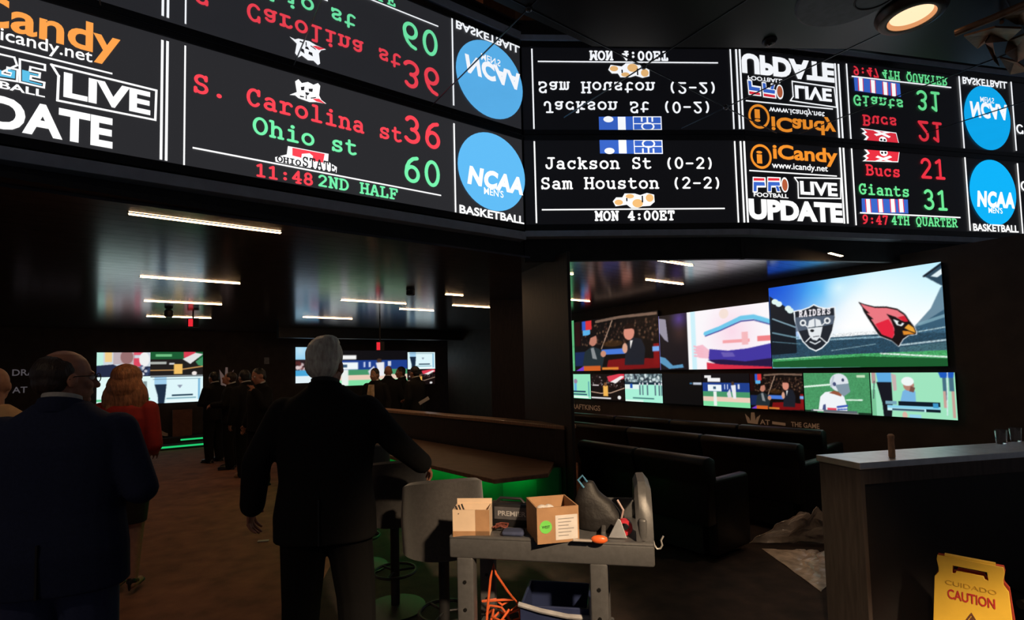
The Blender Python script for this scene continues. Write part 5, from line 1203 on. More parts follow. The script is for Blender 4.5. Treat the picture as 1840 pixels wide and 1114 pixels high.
for x in (.035, CLN-.27):
    for y in (.0, CD-.07):
        lg = MB().box(x, y, .10, x+.075, y+.07, .765, .008).build('leg', PL, cart, True, .5)
        mb = MB()
        for z in (.20, .42, .52, .64): mb.lathe([(.001, 0), (.008, 0), (.009, .004), (.001, .006)], n=12)
        # bolt heads face the viewer
        mb = MB()
        for z in (.42, .54, .66):
            mb.tube([(x+.037, y+.003, z), (x+.037, y-.004, z)], .008, 12)
        mb.build('bolt', BOLT, lg)
        w = MB().tube([(x+.02, y+.035, .05), (x+.055, y+.035, .05)], .05, 18); w.build('caster', BLACKM, cart, True)
        MB().box(x+.008, y+.012, .05, x+.018, y+.058, .105, .003).box(x+.057, y+.012, .05, x+.067, y+.058, .105, .003).box(x+.008, y+.012, .095, x+.067, y+.058, .105, .002).build('caster_fork', BLACKM, cart)
# handle bow: curved scoop rising at the right end
mb = MB(); rings = []
for k in range(21):
    t = k/20; y = .03+.40*t; s_ = math.sin(math.pi*t)
    x = CLN-.035; z = .85+.225*min(1, s_*1.5)**.55
    w_ = .030
    rings.append([Vector((x-w_+.0, y, z-.05)), Vector((x+w_, y, z-.05)), Vector((x+w_+.006, y, z-.02)), Vector((x+.012, y, z+.012)), Vector((x-.02, y, z+.010)), Vector((x-w_-.006, y, z-.02))])
mb.rings(rings)
mb.build('handle', PL, cart, True, .6)
hb = MB(); hb.box(CLN-.06, .03, .80, CLN-.025, .10, .95, .012); hb.box(CLN-.06, .36, .80, CLN-.025, .43, .95, .012)
hb.build('handle_upright', PL, cart, True, .6)
MB().box(CLN-.22, .05, .845, CLN-.20, CD-.05, .885, .006).build('tray_divider', PL, cart, True, .5)
MB().box(CLN-.21, CD-.06, .845, CLN-.05, CD-.052, .945, .003).build('caddy_wall', PL, cart, True, .5)
def on_cart(px, py, z): 
    q = at_z(px, py, z); return q
TZ = .853
CREAM = mat('cream_board', (.66, .50, .36), .6, 0, .08, 10); WHITEP = mat('white_paper_label', (.62, .58, .56), .6, 0, .06, 30)
# left box
p = at_z(848, 967, .853); b1 = open_box('small_box', 'small open cream and tan box on the left end of the cart', (p.x, p.y+.075, TZ+.0012), crz+.12, .165, .12, .118, CREAM)
MB().box(.02, -.0612, 0.0, .083, -.0602, .118).build('tan_tape_band', CARD, b1); MB().box(-.0825, -.0612, 0, .0825, -.0603, .025).build('tan_base_band', CARD, b1)
bm_ = MB().box(-.0825, .058, .1175, .0825, .0605, .14); bm_.build('lid_flap', CREAM, b1)
for k in range(3): 
    rr_ = thing('pen', 'dark pen lying in the small cream box, %s' % ('frontmost', 'middle', 'rearmost')[k], 'pen', (p.x-.055+.012*k, p.y+.04+.015*k, TZ+.100), crz, 'pens in the small cream box')
    MB().tube([(0, -.02, 0), (-.02, .0, .03)], .004, 8).build('barrel', BLACKM, rr_, True)
# big carton
p = at_z(1004, 976, .853); b2 = open_box('cardboard_box', 'open brown cardboard box with a round green sticker on the cart', (p.x-.02, p.y+.10, TZ+.0012), .20, .185, .20, .150, CARD)
GRS = mat('green_sticker', (.16, .62, .10), .5, 0, .05); INK = mat('dark_ink', (.02, .05, .02), .5)
MB().tube([(-.055, -.1002, .070), (-.055, -.1014, .070)], .027, 28).build('round_sticker', GRS, b2)
stp = MB()
for f in fit_sans('WEST', -.073, -.037, .065, .011, .03): stp.add([(a, -.1019, z) for a, z in f], [tuple(range(len(f)))])
stp.build('sticker_lettering', INK, b2)
MB().box(-.012, -.1012, .012, .086, -.1002, .115).build('paper_label', WHITEP, b2)
mb = MB()
for k in range(6): mb.box(0, -.1017, .098-.014*k, .07-.012*(k % 3), -.1013, .101-.014*k)
mb.build('label_print_lettering', mat('grey_ink', (.2, .19, .19), .6), b2)
q = b2.location
rr_ = thing('paper_wad', 'crumpled white paper inside the open cardboard box', 'paper', (q.x-.028, q.y-.02, TZ+.02), .3)
me = remesh(MB().ell((0, 0, .06), (.04, .04, .05)).ell((.022, .01, .09), (.028, .03, .03)).ell((-.018, .0, .1), (.028, .03, .025)), 'wad', .006, 1, (.007, 60, (1, 1, 1))); link('wad', me, WHITEP, rr_)
rr_ = thing('red_marker', 'red marker inside the open cardboard box', 'marker', (q.x+.05, q.y+.02, TZ+.02), .5)
MB().tube([(0, 0, 0), (.02, .0, .10)], .009, 10).build('barrel', REDP, rr_, True)
# black labelled tool case and wires between the boxes
p = at_z(918, 962, .86); tc_ = thing('tool_case', 'black labelled tool case behind the boxes on the cart', 'tool case', (p.x+.0, p.y+.18, TZ), crz-.1)
MB().box(-.10, -.035, 0, .10, .035, .105, .008).build('body', mat('black_case_plastic', (.011, .011, .013), .35, 0, .1), tc_, True, .5)
MB().box(-.07, -.0375, .035, .092, -.0362, .092).build('label_plate', mat('dark_label', (.07, .07, .08), .5), tc_)
mb = MB()
for f in fit_sans('PREMIER', -.052, .086, .052, .022, .02): mb.add([(a, -.0382, z) for a, z in f], [tuple(range(len(f)))])
mb.build('label_lettering', mat('pale_ink', (.40, .40, .42), .5), tc_)
MB().tube([(-.07, 0, .105), (-.05, 0, .125), (.05, 0, .125), (.07, 0, .105)], .007, 8).build('handle', BLACKM, tc_, True)
rs = np.random.RandomState(4)
def cable(label, p0, m, n, spread, r0=.004, name='cable_coil', cat='cable', zs=.03):
    rt_ = thing(name, label, cat, p0); pts = []
    for k in range(n):
        a = k*.75+rs.uniform(-.2, .2); rr = spread*(.55+.45*math.sin(k*.9)); pts.append((rr*math.cos(a), rr*.6*math.sin(a), zs*(.35+.65*rs.rand())+r0))
    cu = []
    for i in range(len(pts)-1):
        for t in range(4): f = t/4; f = f*f*(3-2*f); cu.append(tuple(pts[i][j]*(1-f)+pts[i+1][j]*f for j in range(3)))
    MB().tube(cu, r0, 7).build('cord', m, rt_, True); return rt_
p = at_z(895, 968, .83); cable('dark red tangled wires between the two boxes on the cart', (p.x, p.y+.03, TZ), mat('dark_red_wire', (.14, .035, .025), .5), 22, .05, .0035)
p = at_z(925, 978, .83); rr_ = thing('folded_cloth', 'dark blue folded cloth beside the cardboard box on the cart', 'cloth', (p.x-.005, p.y+.06, TZ), crz)
link('fold', remesh(MB().box(-.05, -.035, 0, .05, .035, .022, .008), 'fold', .005, 3, (.004, 50, (1, 1, 1))), mat('dark_blue_cloth', (.03, .04, .09), .8), rr_, True)
# black bag leaning behind the carton
p = at_z(1062, 968, .86); bag = thing('tool_bag', 'black soft tool bag leaning behind the cardboard box on the cart', 'bag', (p.x+.05, p.y+.17, TZ), crz)
me = remesh(MB().loft([(0, .105, .06, .02, 0), (.06, .11, .065, .02, 0), (.12, .085, .055, -.01, 0), (.17, .05, .04, -.03, 0), (.215, .022, .022, -.03, 0)], 18, 2.6), 'pouch', .008, 3, (.008, 26, (1, 1, 1))); link('pouch', me, mat('black_nylon', (.009, .008, .0085), .6, 0, .2, 40, bump=.2), bag, True)
MB().tube([(-.05, -.03, .19), (-.075, -.035, .225), (-.055, -.03, .245), (-.035, -.02, .215)], .005, 8).build('carry_loop', mat('orange_blue_tag', (.06, .20, .34), .5), bag, True)
MB().tube([(.105, -.05, .02), (.125, -.055, .10), (.10, -.04, .14)], .005, 8).build('strap', mat('pink_grey_strap', (.42, .30, .28), .5), bag, True)
# orange-handled knife in front, silver and red tape, hook
p = at_z(1078, 976, .868); kn = thing('utility_knife', 'orange oval-handled tool with a pale blade on the cart edge', 'tool', (p.x, p.y+.012, .8605), crz)
link('grip', remesh(MB().ell((0, 0, .019), (.036, .016, .018)), 'grip', .004, 2), mat('orange_plastic', (.75, .13, .03), .35, 0, .05), kn, True)
MB().box(-.11, -.008, .008, -.03, .010, .016, .003).build('blade', mat('pale_blade', (.5, .45, .42), .4, .3, .1), kn)
p = at_z(1118, 985, .84); sv = thing('metal_square', 'silver triangular metal tool on the right end of the cart', 'tool', (p.x-.005, p.y+.09, TZ), crz)
MB().extrude([(-.035, 0), (.045, 0), (.02, .075), (.008, .08)], ((0, 0, 0), (1, 0, 0), (0, .25, .97), (0, -1, .25)), .012, .002).build('plate', mat('brushed_silver', (.55, .56, .58), .3, .8, .1, 30), sv)
p = at_z(1133, 985, .84); rd = thing('tape_roll', 'red roll of tape standing beside the silver tool on the cart', 'tape', (p.x+.005, p.y+.13, TZ+.035), crz)
mb = MB().rings([[Vector((r_*math.cos(k*math.pi/16), y_, r_*math.sin(k*math.pi/16))) for r_, y_ in ((.02, -.016), (.034, -.016), (.034, .016), (.02, .016))] for k in range(32)], closed=True); mb.build('roll', mat('red_tape', (.55, .03, .05), .4), rd, True, .5)
p = at_z(1180, 982, .85); hk = thing('wire_hook', 'pale S-shaped wire hook hanging off the right end of the cart', 'hook', (p.x, p.y+.05, .86), crz)
MB().tube([(-.028, 0, .0), (-.012, 0, .008), (.0, 0, -.004), (.004, 0, -.022), (.014, 0, -.036), (.028, 0, -.034), (.036, 0, -.02), (.032, 0, .0), (.042, 0, .018)], .004, 8).build('wire', mat('pale_wire', (.6, .58, .55), .3, .6), hk, True)
# lower tray: blue bin with a pale rim, orange cords
M_ = Matrix.Rotation(crz, 4, 'Z')
def cart_pt(x, y, z): v = M_ @ Vector((x, y, 0)); return (cl_.x+v.x, cl_.y+v.y, z)
bn = thing('blue_bin', 'dark blue bin with a pale curved lid edge on the lower cart tray', 'bin', cart_pt(.455, .23, .296), crz)
BL = mat('dark_blue_plastic', (.02, .03, .085), .45, 0, .1)
mb = MB(); mb.box(-.155, -.14, 0, .155, .14, .012); mb.box(-.155, -.14, .012, .155, -.128, .24, .004); mb.box(-.155, .128, .012, .155, .14, .24, .004); mb.box(-.155, -.13, .012, -.143, .13, .24, .004); mb.box(.143, -.13, .012, .155, .13, .24, .004); mb.build('tub', BL, bn)
mb = MB().tube([(-.16, -.145, .245), (-.06, -.15, .225), (.06, -.15, .208), (.16, -.145, .205)], .011, 8); mb.build('lid_edge', mat('pale_grey_lid', (.34, .34, .36), .4), bn, True)
OR = mat('orange_cord', (.62, .11, .03), .45, 0, .15)
cc = thing('extension_cord', 'bright orange extension cord heaped on the lower cart tray', 'cord', cart_pt(.19, .2, .296)); pts = []
for k in range(46):
    a = k*.62; rr = .07+.03*math.sin(k*1.7); pts.append((rr*math.cos(a), rr*.9*math.sin(a), .02+.17*(k/46)+.015*math.sin(k*2.3)))
pts += [(.06, .02, .20), (.03, -.05, .27), (-.02, -.08, .36), (-.03, -.07, .40), (-.045, -.08, .34), (-.06, -.09, .22), (-.075, -.10, .06)]
MB().tube(pts, .006, 8).build('cord', OR, cc, True)

rt = thing('wall_emblem', 'pale crown-like emblem on the far wall behind the left group', 'emblem', FAR.pt(FAR.hit(410, 678)[0], FAR.hit(410, 678)[1]))
me = flat_mb([hits(FAR, P) for P in ([(394, 664), (403, 676), (403, 690), (397, 690)], [(403, 690), (405, 660), (409, 660), (410, 690)], [(420, 664), (412, 690), (406, 690), (411, 676)], [(396, 690), (418, 690), (417, 695), (397, 695)])], FAR, .02)
o = me.build('crown_logo', glow('emblem_emissive', srgb(86, 70, 66), 1, False), rt); o.data.transform(Matrix.Translation(-Vector(rt.location)))  # emblem emits its own dim tone, nothing lights it from behind
rt = thing('wall_plate', 'small grey plate high on the far wall between the two banks of screens', 'plate', FAR.pt(FAR.hit(479, 648)[0], FAR.hit(479, 654)[1]), FAR.rot)
MB().box(-.06, -.02, 0, .06, -.002, .17, .004).build('plate', mat('grey_plate_wall', (.35, .35, .37), .5), rt)
# ------------------------------------------------------------------ people
SKIN = mat('skin', (.42, .22, .15), .5, 0, .12, 30, bump=.03, spec=.4)
SKINR = mat('skin_ruddy', (.45, .20, .13), .5, 0, .12, 30, bump=.03, spec=.4)
EYEW = mat('eye_white', (.75, .72, .70), .3); EYED = mat('eye_dark', (.02, .015, .012), .2)
SHOE = mat('black_shoe_leather', (.015, .013, .013), .3, 0, .1)
def V3(*a): return Vector(a)
def hand(mb, W, d, n, t, s=1.0, curl=.35):
    d = d.normalized(); t = (t-d*t.dot(d)).normalized(); n = d.cross(t)*(1 if d.cross(t).dot(n) > 0 else -1)
    M = Matrix(((t.x, n.x, d.x), (t.y, n.y, d.y), (t.z, n.z, d.z)))
    mb.ell(W+d*.052*s, (.041*s, .017*s, .056*s), 14, M); mb.cone(W-d*.02*s, W+d*.03*s, .026*s, .030*s, 12)
    for i, L in enumerate((.074, .082, .075, .058)):
        b = W+d*(.092-.004*abs(i-1.2))*s+t*(.034-.0225*i)*s; a = b
        for k, (f, c) in enumerate(((.45, curl), (.32, curl*2.1), (.23, curl*2.9))):
            e = a+(d*math.cos(c+.08*i)+n*math.sin(c+.08*i)+t*(.08-.06*i))*L*f*s
            mb.cone(a, e, (.0092-.0008*k)*s, (.0085-.0009*k)*s, 10); a = e
    b = W+d*.022*s+t*.030*s; e = b+(d*.55+t*.62+n*.35).normalized()*.042*s; f = e+(d*.85+t*.25+n*.4).normalized()*.032*s
    mb.cone(b, e, .0135*s, .0110*s, 10); mb.cone(e, f, .0108*s, .0085*s, 10)

def person(label, loc, rz, h=1.75, voxel=.011, J=None, head=(0, 0, 0), headoff=(0, 0, 0), lean=0.0, outfit='suit', cloth=None, trous=None, hair=None, hairm=None,
           skin=None, wide=1.0, shirt=None, collar=True, glasses=False, shoem=None, curl=.35, tie=None, hem=.80):
    s = h/1.75; skin = skin or SKIN
    r = thing('person', label, 'person', loc, rz)
    j = dict(hL=V3(-.095, 0, .90), hR=V3(.095, 0, .90), kL=V3(-.105, .02, .49), kR=V3(.105, .02, .49), aL=V3(-.11, -.02, .085), aR=V3(.11, -.02, .085),
             sL=V3(-.178*wide, -.01, 1.395), sR=V3(.178*wide, -.01, 1.395), eL=V3(-.245*wide, -.04, 1.14), eR=V3(.245*wide, -.04, 1.14),
             wL=V3(-.27*wide, .05, .89), wR=V3(.27*wide, .05, .89), hd=V3(0, .02, 1.622), nk=V3(0, -.012, 1.46))
    if J:
        for k, v in J.items(): j[k] = V3(*v)
    ln = Matrix.Rotation(-lean, 4, 'X') if lean else None
    def L(v):
        if ln and v.z > .9: q = v-V3(0, 0, .92); q = ln @ q; return q+V3(0, 0, .92)
        return v
    j = {k: L(v)*s for k, v in j.items()}
    HC = j['hd']+V3(*headoff)
    R = (Matrix.Rotation(head[0], 3, 'Z') @ Matrix.Rotation(-head[1], 3, 'X') @ Matrix.Rotation(head[2], 3, 'Y'))
    hs = .97*s
    def hp_(x, y, z): return HC+R @ V3(x, y, z)*hs
    RS = [[R[a][b] for b in range(3)] for a in range(3)]; R3 = Matrix(RS)
    mb = MB()
    # head and neck
    mb.ell(hp_(0, -.012, .02), (.077*hs, .098*hs, .100*hs), 20, R3); mb.ell(hp_(0, .028, -.055), (.058*hs, .066*hs, .070*hs), 18, R3)
    mb.ell(hp_(0, .066, -.105), (.028*hs, .022*hs, .020*hs), 12, R3); mb.cone(hp_(0, .088, .0), hp_(0, .110, -.038), .010*hs, .0155*hs, 10)
    mb.ell(hp_(0, .080, .017), (.052*hs, .016*hs, .011*hs), 12, R3); mb.ell(hp_(0, .086, -.072), (.024*hs, .012*hs, .009*hs), 10, R3)
    for sx in (-1, 1):
        mb.ell(hp_(sx*.079, -.006, -.018), (.010*hs, .021*hs, .033*hs), 12, R3); mb.ell(hp_(sx*.04, .06, -.035), (.024*hs, .024*hs, .024*hs), 10, R3)
    mb.cone(j['nk']-V3(0, .0, .04)*s, hp_(0, -.02, -.06), .060*s, .056*s, 14)
    # trunk, limbs
    tl = [L(V3(0, 0, z)) for z in (.86, .95, 1.08, 1.25, 1.38, 1.45)]
    mb.loft([(t.z*s, rx*s*wide, ry*s, 0, t.y*s) for t, rx, ry in zip(tl, (.15, .16, .14, .16, .15, .08), (.10, .105, .10, .11, .10, .07))], 18, 2.3)
    for q in 'LR':
        mb.cone(j['s'+q], j['e'+q], .052*s, .042*s); mb.cone(j['e'+q], j['w'+q], .042*s, .028*s)
        mb.cone(j['h'+q], j['k'+q], .082*s, .055*s); mb.cone(j['k'+q], j['a'+q], .053*s, .036*s)
        d = (j['w'+q]-j['e'+q]); sx = -1 if q == 'L' else 1
        hand(mb, j['w'+q], d, V3(-sx, 0, 0) if abs(d.normalized().z) > .5 else V3(0, 0, -1), V3(0, 1, 0) if abs(d.normalized().z) > .5 else V3(-sx, .2, .2), s, curl)
        mb.cone(j['a'+q]+V3(0, -.02, -.04)*s, j['a'+q]+V3(0, .12, -.055)*s, .035*s, .028*s)
    link('body', remesh(mb, 'body', voxel, 2), skin, r, True)
    # eyes
    for sx in (-1, 1):
        e = MB().ell(hp_(sx*.032, .079, -.002), (.0125*hs,)*3, 10).build('eye', EYEW, r, True)
        MB().ell(hp_(sx*.032, .0885, -.002), (.0055*hs, .004*hs, .0055*hs), 8, R3).build('iris', EYED, e, True)
    cv = max(voxel*.9, .008); nz = (.007, 9, (1, 1, .5))
    # lower garments
    mb = MB()
    if outfit != 'dress':
        mb.loft([(z*s, rx*s*wide, ry*s, 0, yo*s) for z, rx, ry, yo in ((.80, .165, .115, -.005), (.90, .185, .135, -.01), (1.0, .175, .125, 0), (1.04, .168, .12, 0))], 20, 2.3)
        for q in 'LR':
            a = j['a'+q]
            mb.cone(j['h'+q]+V3(0, -.01, -.02), j['k'+q], .118*s, .094*s); mb.cone(j['k'+q], a+V3(0, .0, .0), .093*s, .080*s); mb.cone(a, a+V3(0, .015, -.03)*s, .080*s, .074*s)
        link('trousers', remesh(mb, 'trousers', cv, 4, nz), trous, r, True)
        for q in 'LR':
            a = j['a'+q]; mb = MB().ell(a+V3(0, .07, -.05)*s, (.048*s, .135*s, .045*s), 16).ell(a+V3(0, -.02, -.04)*s, (.042*s, .06*s, .05*s), 14).box(a.x-.045*s, a.y-.075*s, max(.0, a.z-.085*s), a.x+.045*s, a.y+.19*s, a.z-.06*s, .008)
            link('shoe', remesh(mb, 'shoe', .008, 2), shoem or SHOE, r, True)
    else:
        mb.loft([(z*s, rx*s, ry*s, 0, yo*s) for z, rx, ry, yo in ((.53, .145, .105, .0), (.70, .165, .12, -.01), (.88, .19, .135, -.02), (1.0, .16, .115, 0), (1.06, .145, .10, 0))], 22, 2.2)
        link('skirt', remesh(mb, 'skirt', cv, 3, (.004, 9, (1, 1, .4))), trous, r, True)
        for q in 'LR':
            a = j['a'+q]
            mb = MB().cone(a+V3(0, -.015, -.02)*s, a+V3(0, .10, -.065)*s, .036*s, .026*s).cone(a+V3(0, -.04, -.02)*s, a+V3(0, -.05, -.075)*s, .018*s, .008*s).ell(a+V3(0, .13, -.066)*s, (.032*s, .05*s, .018*s), 12)
            link('shoe', remesh(mb, 'shoe', .006, 2), shoem or SHOE, r, True)
    # jacket / shirt
    mb = MB()
    if outfit == 'suit':
        secs = ((hem, .215, .150, -.01), (.90, .215, .155, -.015), (1.06, .195, .145, -.005), (1.22, .210, .150, 0), (1.34, .218, .142, -.005), (1.405, .205, .122, -.010), (1.45, .155, .098, -.015), (1.485, .108, .084, -.018), (1.515, .078, .075, -.016))
    else:
        secs = ((.98, .165, .12, 0), (1.06, .155, .115, 0), (1.20, .165, .125, .01), (1.33, .172, .125, 0), (1.41, .15, .10, -.01), (1.46, .10, .075, -.015), (1.49, .068, .062, -.012))
    S2 = []
    for z, rx, ry, yo in secs:
        q = L(V3(0, yo, z)); S2.append((q.z*s, rx*s*wide, ry*s, 0, q.y*s))
    mb.loft(S2, 24, 2.3)
    ra, rb, rc = (.076, .068, .058) if outfit == 'suit' else (.062, .052, .042)
    for q in 'LR':
        w = j['w'+q]; e = j['e'+q]; dd = (w-e).normalized()
        mb.cone(j['s'+q], e, ra*s, rb*s, 14); mb.cone(e, w-dd*.005, rb*s, rc*s, 14)
    nm = {'suit': 'jacket', 'dress': 'blouse', 'shirt': 'shirt'}[outfit]
    jk = link(nm, remesh(mb, nm, cv, 5, nz), cloth, r, True)
    # collar
    n0 = j['nk']
    if outfit == 'suit':
        MB().rings([[n0+V3(rr_*s*math.cos(k*math.pi/12), rr_*s*1.02*math.sin(k*math.pi/12)-.006*s, (zz_+.022*(-math.sin(k*math.pi/12)))*s) for rr_, zz_ in ((.072, .02), (.088, .0), (.092, .02), (.078, .062), (.070, .060))] for k in range(24)], closed=True).build('jacket_collar', cloth, jk, True)
        if collar:
            MB().rings([[n0+V3(rr_*s*math.cos(k*math.pi/12), rr_*s*1.05*math.sin(k*math.pi/12)-.004*s, (zz_+.020*(-math.sin(k*math.pi/12)))*s) for rr_, zz_ in ((.064, .02), (.070, .02), (.067, .082), (.061, .082))] for k in range(24)], closed=True).build('shirt_collar', shirt or mat('white_shirt', (.6, .58, .56), .7), jk, True)
        # centre vent at the back and cuffs
        q = L(V3(0, -.17, hem+.01))*s; q2 = L(V3(0, -.168, hem+.22))*s
        MB().box(q.x-.0035, q.y-.004, q.z, q.x+.0035, q.y+.02, q2.z).build('vent', BLACKM, jk)
        for c_ in 'LR':
            w = j['w'+c_]; dd = (w-j['e'+c_]).normalized()
            MB().tube([w-dd*.01, w+dd*.012], .040*s, 16).build('shirt_cuff', shirt or mat('white_shirt', (.6, .58, .56), .7), jk, True)
        if tie:
            P = [L(V3(x, y, z))*s for x, y, z in ((-.055, .128, 1.44), (.055, .128, 1.44), (.075, .152, 1.25), (.03, .158, .98), (-.03, .158, .98), (-.075, .152, 1.25))]
            up = V3(0, .012, 0); mb = MB(); n = len(P); mb.add(P+[p_+up for p_ in P], [tuple(range(n))[::-1], tuple(range(n, 2*n))]+[(i, (i+1) % n, n+(i+1) % n, n+i) for i in range(n)])
            sh = mb.build('shirt_front', mat('cream_shirt', (.75, .58, .40), .7), jk)
            P = [L(V3(x, y, z))*s for x, y, z in ((-.014, .150, 1.43), (.014, .150, 1.43), (.030, .174, 1.06), (0, .174, 1.0), (-.030, .174, 1.06))]
            mb = MB(); n = len(P); mb.add(P+[p_+up*.5 for p_ in P], [tuple(range(n))[::-1], tuple(range(n, 2*n))]+[(i, (i+1) % n, n+(i+1) % n, n+i) for i in range(n)]); mb.build('necktie', tie, sh)
    # hair
    if hair:
        mb = MB()
        for c, rr_ in hair: mb.ell(hp_(*c), tuple(q*hs for q in rr_), 18, R3)
        nzh = (.0035, 110, (1, 1, .3))
        link('hair', remesh(mb, 'hair', max(.006, voxel*.7), 1, nzh), hairm, r, True)
    if glasses:
        g = MB(); fm = mat('spectacle_frame', (.02, .015, .015), .3)
        for sx in (-1, 1):
            g.rings([[hp_(sx*.034+(.024+.002*math.cos(t*math.pi/3))*math.cos(k*math.pi/10), .104+.002*math.sin(t*math.pi/3), -.004+(.019+.002*math.cos(t*math.pi/3))*math.sin(k*math.pi/10)) for t in range(6)] for k in range(20)], closed=True)
            g.tube([hp_(sx*.058, .102, .004), hp_(sx*.084, .06, .004), hp_(sx*.086, .0, .002), hp_(sx*.084, -.02, -.012)], .0022*hs, 6)
        g.tube([hp_(-.011, .106, 0), hp_(0, .110, .003), hp_(.011, .106, 0)], .002, 6)
        g.build('glasses', fm, r, True)
    return r
SHORT = [((0, -.024, .036), (.083, .101, .097)), ((0, -.05, -.015), (.076, .07, .07))]
def hm(n, c, v=.35): return mat(n, c, .45, 0, v, 60, bump=.5, bscale=150, stretch=(1, 1, .25), spec=.5)
BLK = mat('black_suit_wool', (.011, .0105, .011), .9, 0, .12, 80, bump=.05, bscale=200, spec=.2)
NAVY = mat('navy_suit_wool', (.017, .025, .068), .85, 0, .12, 80, bump=.05, bscale=200, spec=.25)
NAVT = mat('navy_trousers_wool', (.028, .042, .115), .8, 0, .12, 80)
BLKT = mat('black_trousers_wool', (.008, .0076, .008), .9, 0, .12, 80, spec=.2)
DARKH = hm('dark_brown_hair', (.035, .02, .014)); GREYH = hm('silver_grey_hair', (.86, .74, .63)); BLOND = hm('strawberry_blonde_hair', (.42, .17, .07), .45); BLKH = hm('black_hair', (.012, .010, .009))

# grey-haired figure in the black suit
p = at_y(586, 700, 2.6)
person('grey-haired person in a black suit seen from behind, hand on a bar stool', (p.x, p.y, 0), math.radians(8), 1.775, .0055,
       J=dict(wL=(-.36, .04, .935), eL=(-.31, -.05, 1.16), sL=(-.195, -.01, 1.39), sR=(.195, -.01, 1.39), eR=(.335, .04, 1.215), wR=(.455, .25, 1.065), hL=(-.10, 0, .9), kL=(-.12, .0, .49), aL=(-.13, -.03, .085), kR=(.13, .03, .49), aR=(.15, .03, .085)),
       head=(math.radians(-14), 0, 0), cloth=BLK, trous=BLKT, hairm=GREYH, wide=1.12, hem=.775, skin=SKINR, collar=True, shirt=mat('dark_shirt', (.03, .03, .03), .8),
       hair=[((0, -.028, .044), (.090, .108, .104)), ((0, -.056, -.008), (.085, .075, .078)), ((.03, -.04, .10), (.055, .065, .05))])
# navy suit at the left
p = at_y(116, 700, 2.2)
person('balding person in a navy suit and glasses seen from behind, head turned right', (p.x, p.y, 0), math.radians(16), 1.735, .0055,
       J=dict(sL=(-.205, -.01, 1.39), sR=(.205, -.01, 1.39), eR=(.30, -.03, 1.13), wR=(.20, .22, 1.10), eL=(-.30, -.03, 1.13), wL=(-.22, .22, 1.10)),
       head=(math.radians(-48), 0, 0), cloth=NAVY, trous=NAVT, wide=1.16, hem=.74, glasses=True, skin=SKINR, hairm=DARKH,
       hair=[((0, -.038, .018), (.087, .092, .085)), ((0, -.06, -.022), (.079, .065, .066))])
# woman in red
p = at_y(226, 760, 3.9)
wr = person('person with long strawberry blonde hair, red blouse and black skirt, seen from behind', (p.x, p.y, 0), math.radians(14), 1.70, .008,
       J=dict(sL=(-.165, -.01, 1.40), sR=(.165, -.01, 1.40), eR=(.215, -.03, 1.12), wR=(.12, .20, 1.05), eL=(-.215, -.03, 1.12), wL=(-.12, .2, 1.05), aL=(-.06, -.02, .115), aR=(.07, -.02, .115), kL=(-.075, .02, .5), kR=(.075, .02, .5)),
       outfit='dress', cloth=mat('red_blouse', (.40, .018, .012), .7, 0, .15, 20), trous=mat('black_skirt', (.014, .012, .013), .8), hairm=BLOND,
       hair=[((0, -.02, .040), (.105, .118, .10)), ((0, -.045, -.05), (.128, .098, .13)), ((-.08, -.045, -.15), (.075, .07, .14)), ((.085, -.045, -.14), (.08, .07, .14)), ((0, -.07, -.15), (.12, .06, .15)), ((.03, -.08, -.25), (.09, .045, .10)), ((-.06, -.08, -.24), (.07, .045, .09))])
# bald figure cut by the left edge
p = at_y(-12, 700, 3.3)
person('bald person in a tan shirt at the very left edge, behind the navy suit', (p.x, p.y, 0), math.radians(25), 1.70, .010, outfit='shirt', wide=1.2,
       cloth=mat('tan_shirt', (.55, .36, .20), .75, 0, .1, 20), trous=BLKT)
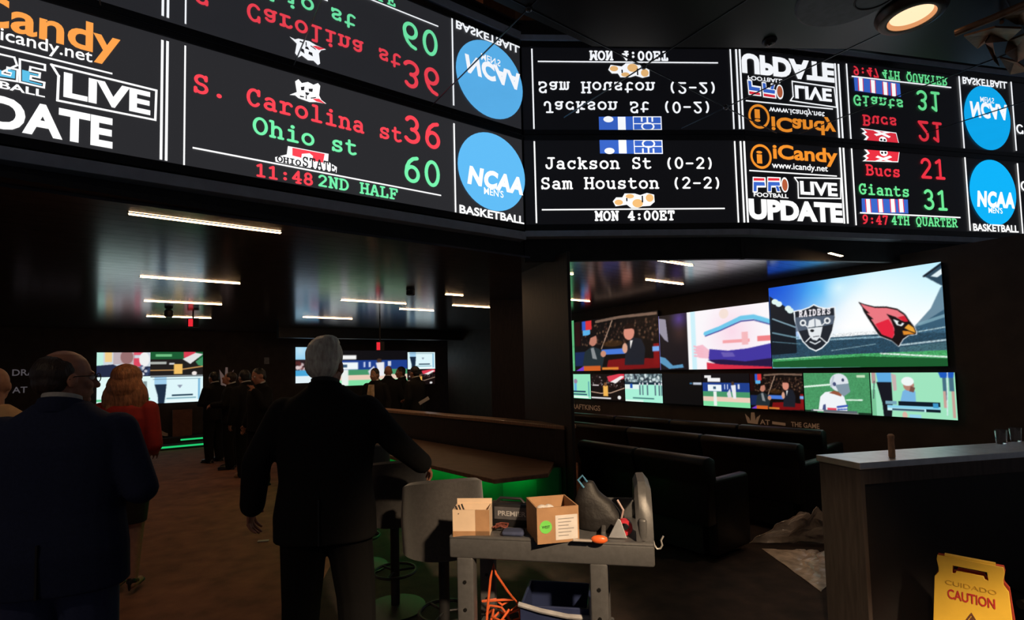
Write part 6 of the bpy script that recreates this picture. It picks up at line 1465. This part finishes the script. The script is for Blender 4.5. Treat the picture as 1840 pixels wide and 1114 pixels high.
# group in the aisle
def man(label, px, Y, h, rz, **k):
    p = at_y(px, 700, Y); return person(label, (p.x, p.y, 0), math.radians(rz), h, .013, **k)
man('person in dark clothes facing left beside the left bank of screens', 385, 9.6, 1.68, 70, cloth=BLK, trous=BLKT, hair=SHORT, hairm=BLKH, J=dict(eL=(-.25, .02, 1.15), wL=(-.12, .25, 1.12)), skin=SKINR)
man('dark-haired person in dark clothes looking down, hands clasped, before the crown emblem', 414, 8.9, 1.67, 110, cloth=BLK, trous=BLKT, hair=SHORT, hairm=DARKH, head=(0, -.35, 0), J=dict(eL=(-.24, .04, 1.16), wL=(-.04, .27, 1.15), eR=(.24, .04, 1.16), wR=(.05, .27, 1.13)), skin=SKINR)
man('person in a dark jacket with a white collar and tan shoes, leaning forward', 447, 8.2, 1.70, 60, cloth=BLK, trous=BLKT, hair=SHORT, hairm=BLKH, lean=.16, shoem=mat('tan_shoe', (.42, .22, .10), .45), shirt=mat('white_shirt', (.6, .58, .56), .7))
man('person beside the black suit with a hand raised to the face', 466, 7.5, 1.70, 150, cloth=BLK, trous=BLKT, hair=SHORT, hairm=BLKH, head=(0, .15, .2), J=dict(eL=(-.26, .10, 1.18), wL=(-.13, .16, 1.40)), skin=SKINR)
# group before the right bank of far screens
man('person in a dark suit and pale tie facing the room, left of the far group', 674, 9.2, 1.67, 165, cloth=BLK, trous=BLKT, hair=SHORT, hairm=BLKH, tie=mat('pale_gold_tie', (.62, .45, .25), .6))
man('bald person in a dark suit seen from behind in the far group', 698, 10.0, 1.72, 10, cloth=BLK, trous=BLKT, skin=SKINR)
man('dark-haired person in a dark suit in the far group, facing left with a pale tie', 721, 10.8, 1.70, 120, cloth=BLK, trous=BLKT, hair=SHORT, hairm=DARKH, tie=mat('grey_tie', (.4, .38, .36), .6), skin=SKINR)
man('dark-haired person in a dark suit at the right end of the far group, holding papers', 746, 9.5, 1.69, 60, cloth=BLK, trous=BLKT, hair=SHORT, hairm=BLKH, J=dict(eR=(.25, .05, 1.16), wR=(.12, .3, 1.10)))
p = at_y(762, 720, 9.2); r = thing('paper_sheet', 'small white paper held by the right end of the far group', 'paper', (p.x, p.y, p.z), .4)
MB().box(-.10, -.004, -.03, .10, .004, .03, .002).build('sheet', WHITEP, r).rotation_euler = (0, -.5, 0)
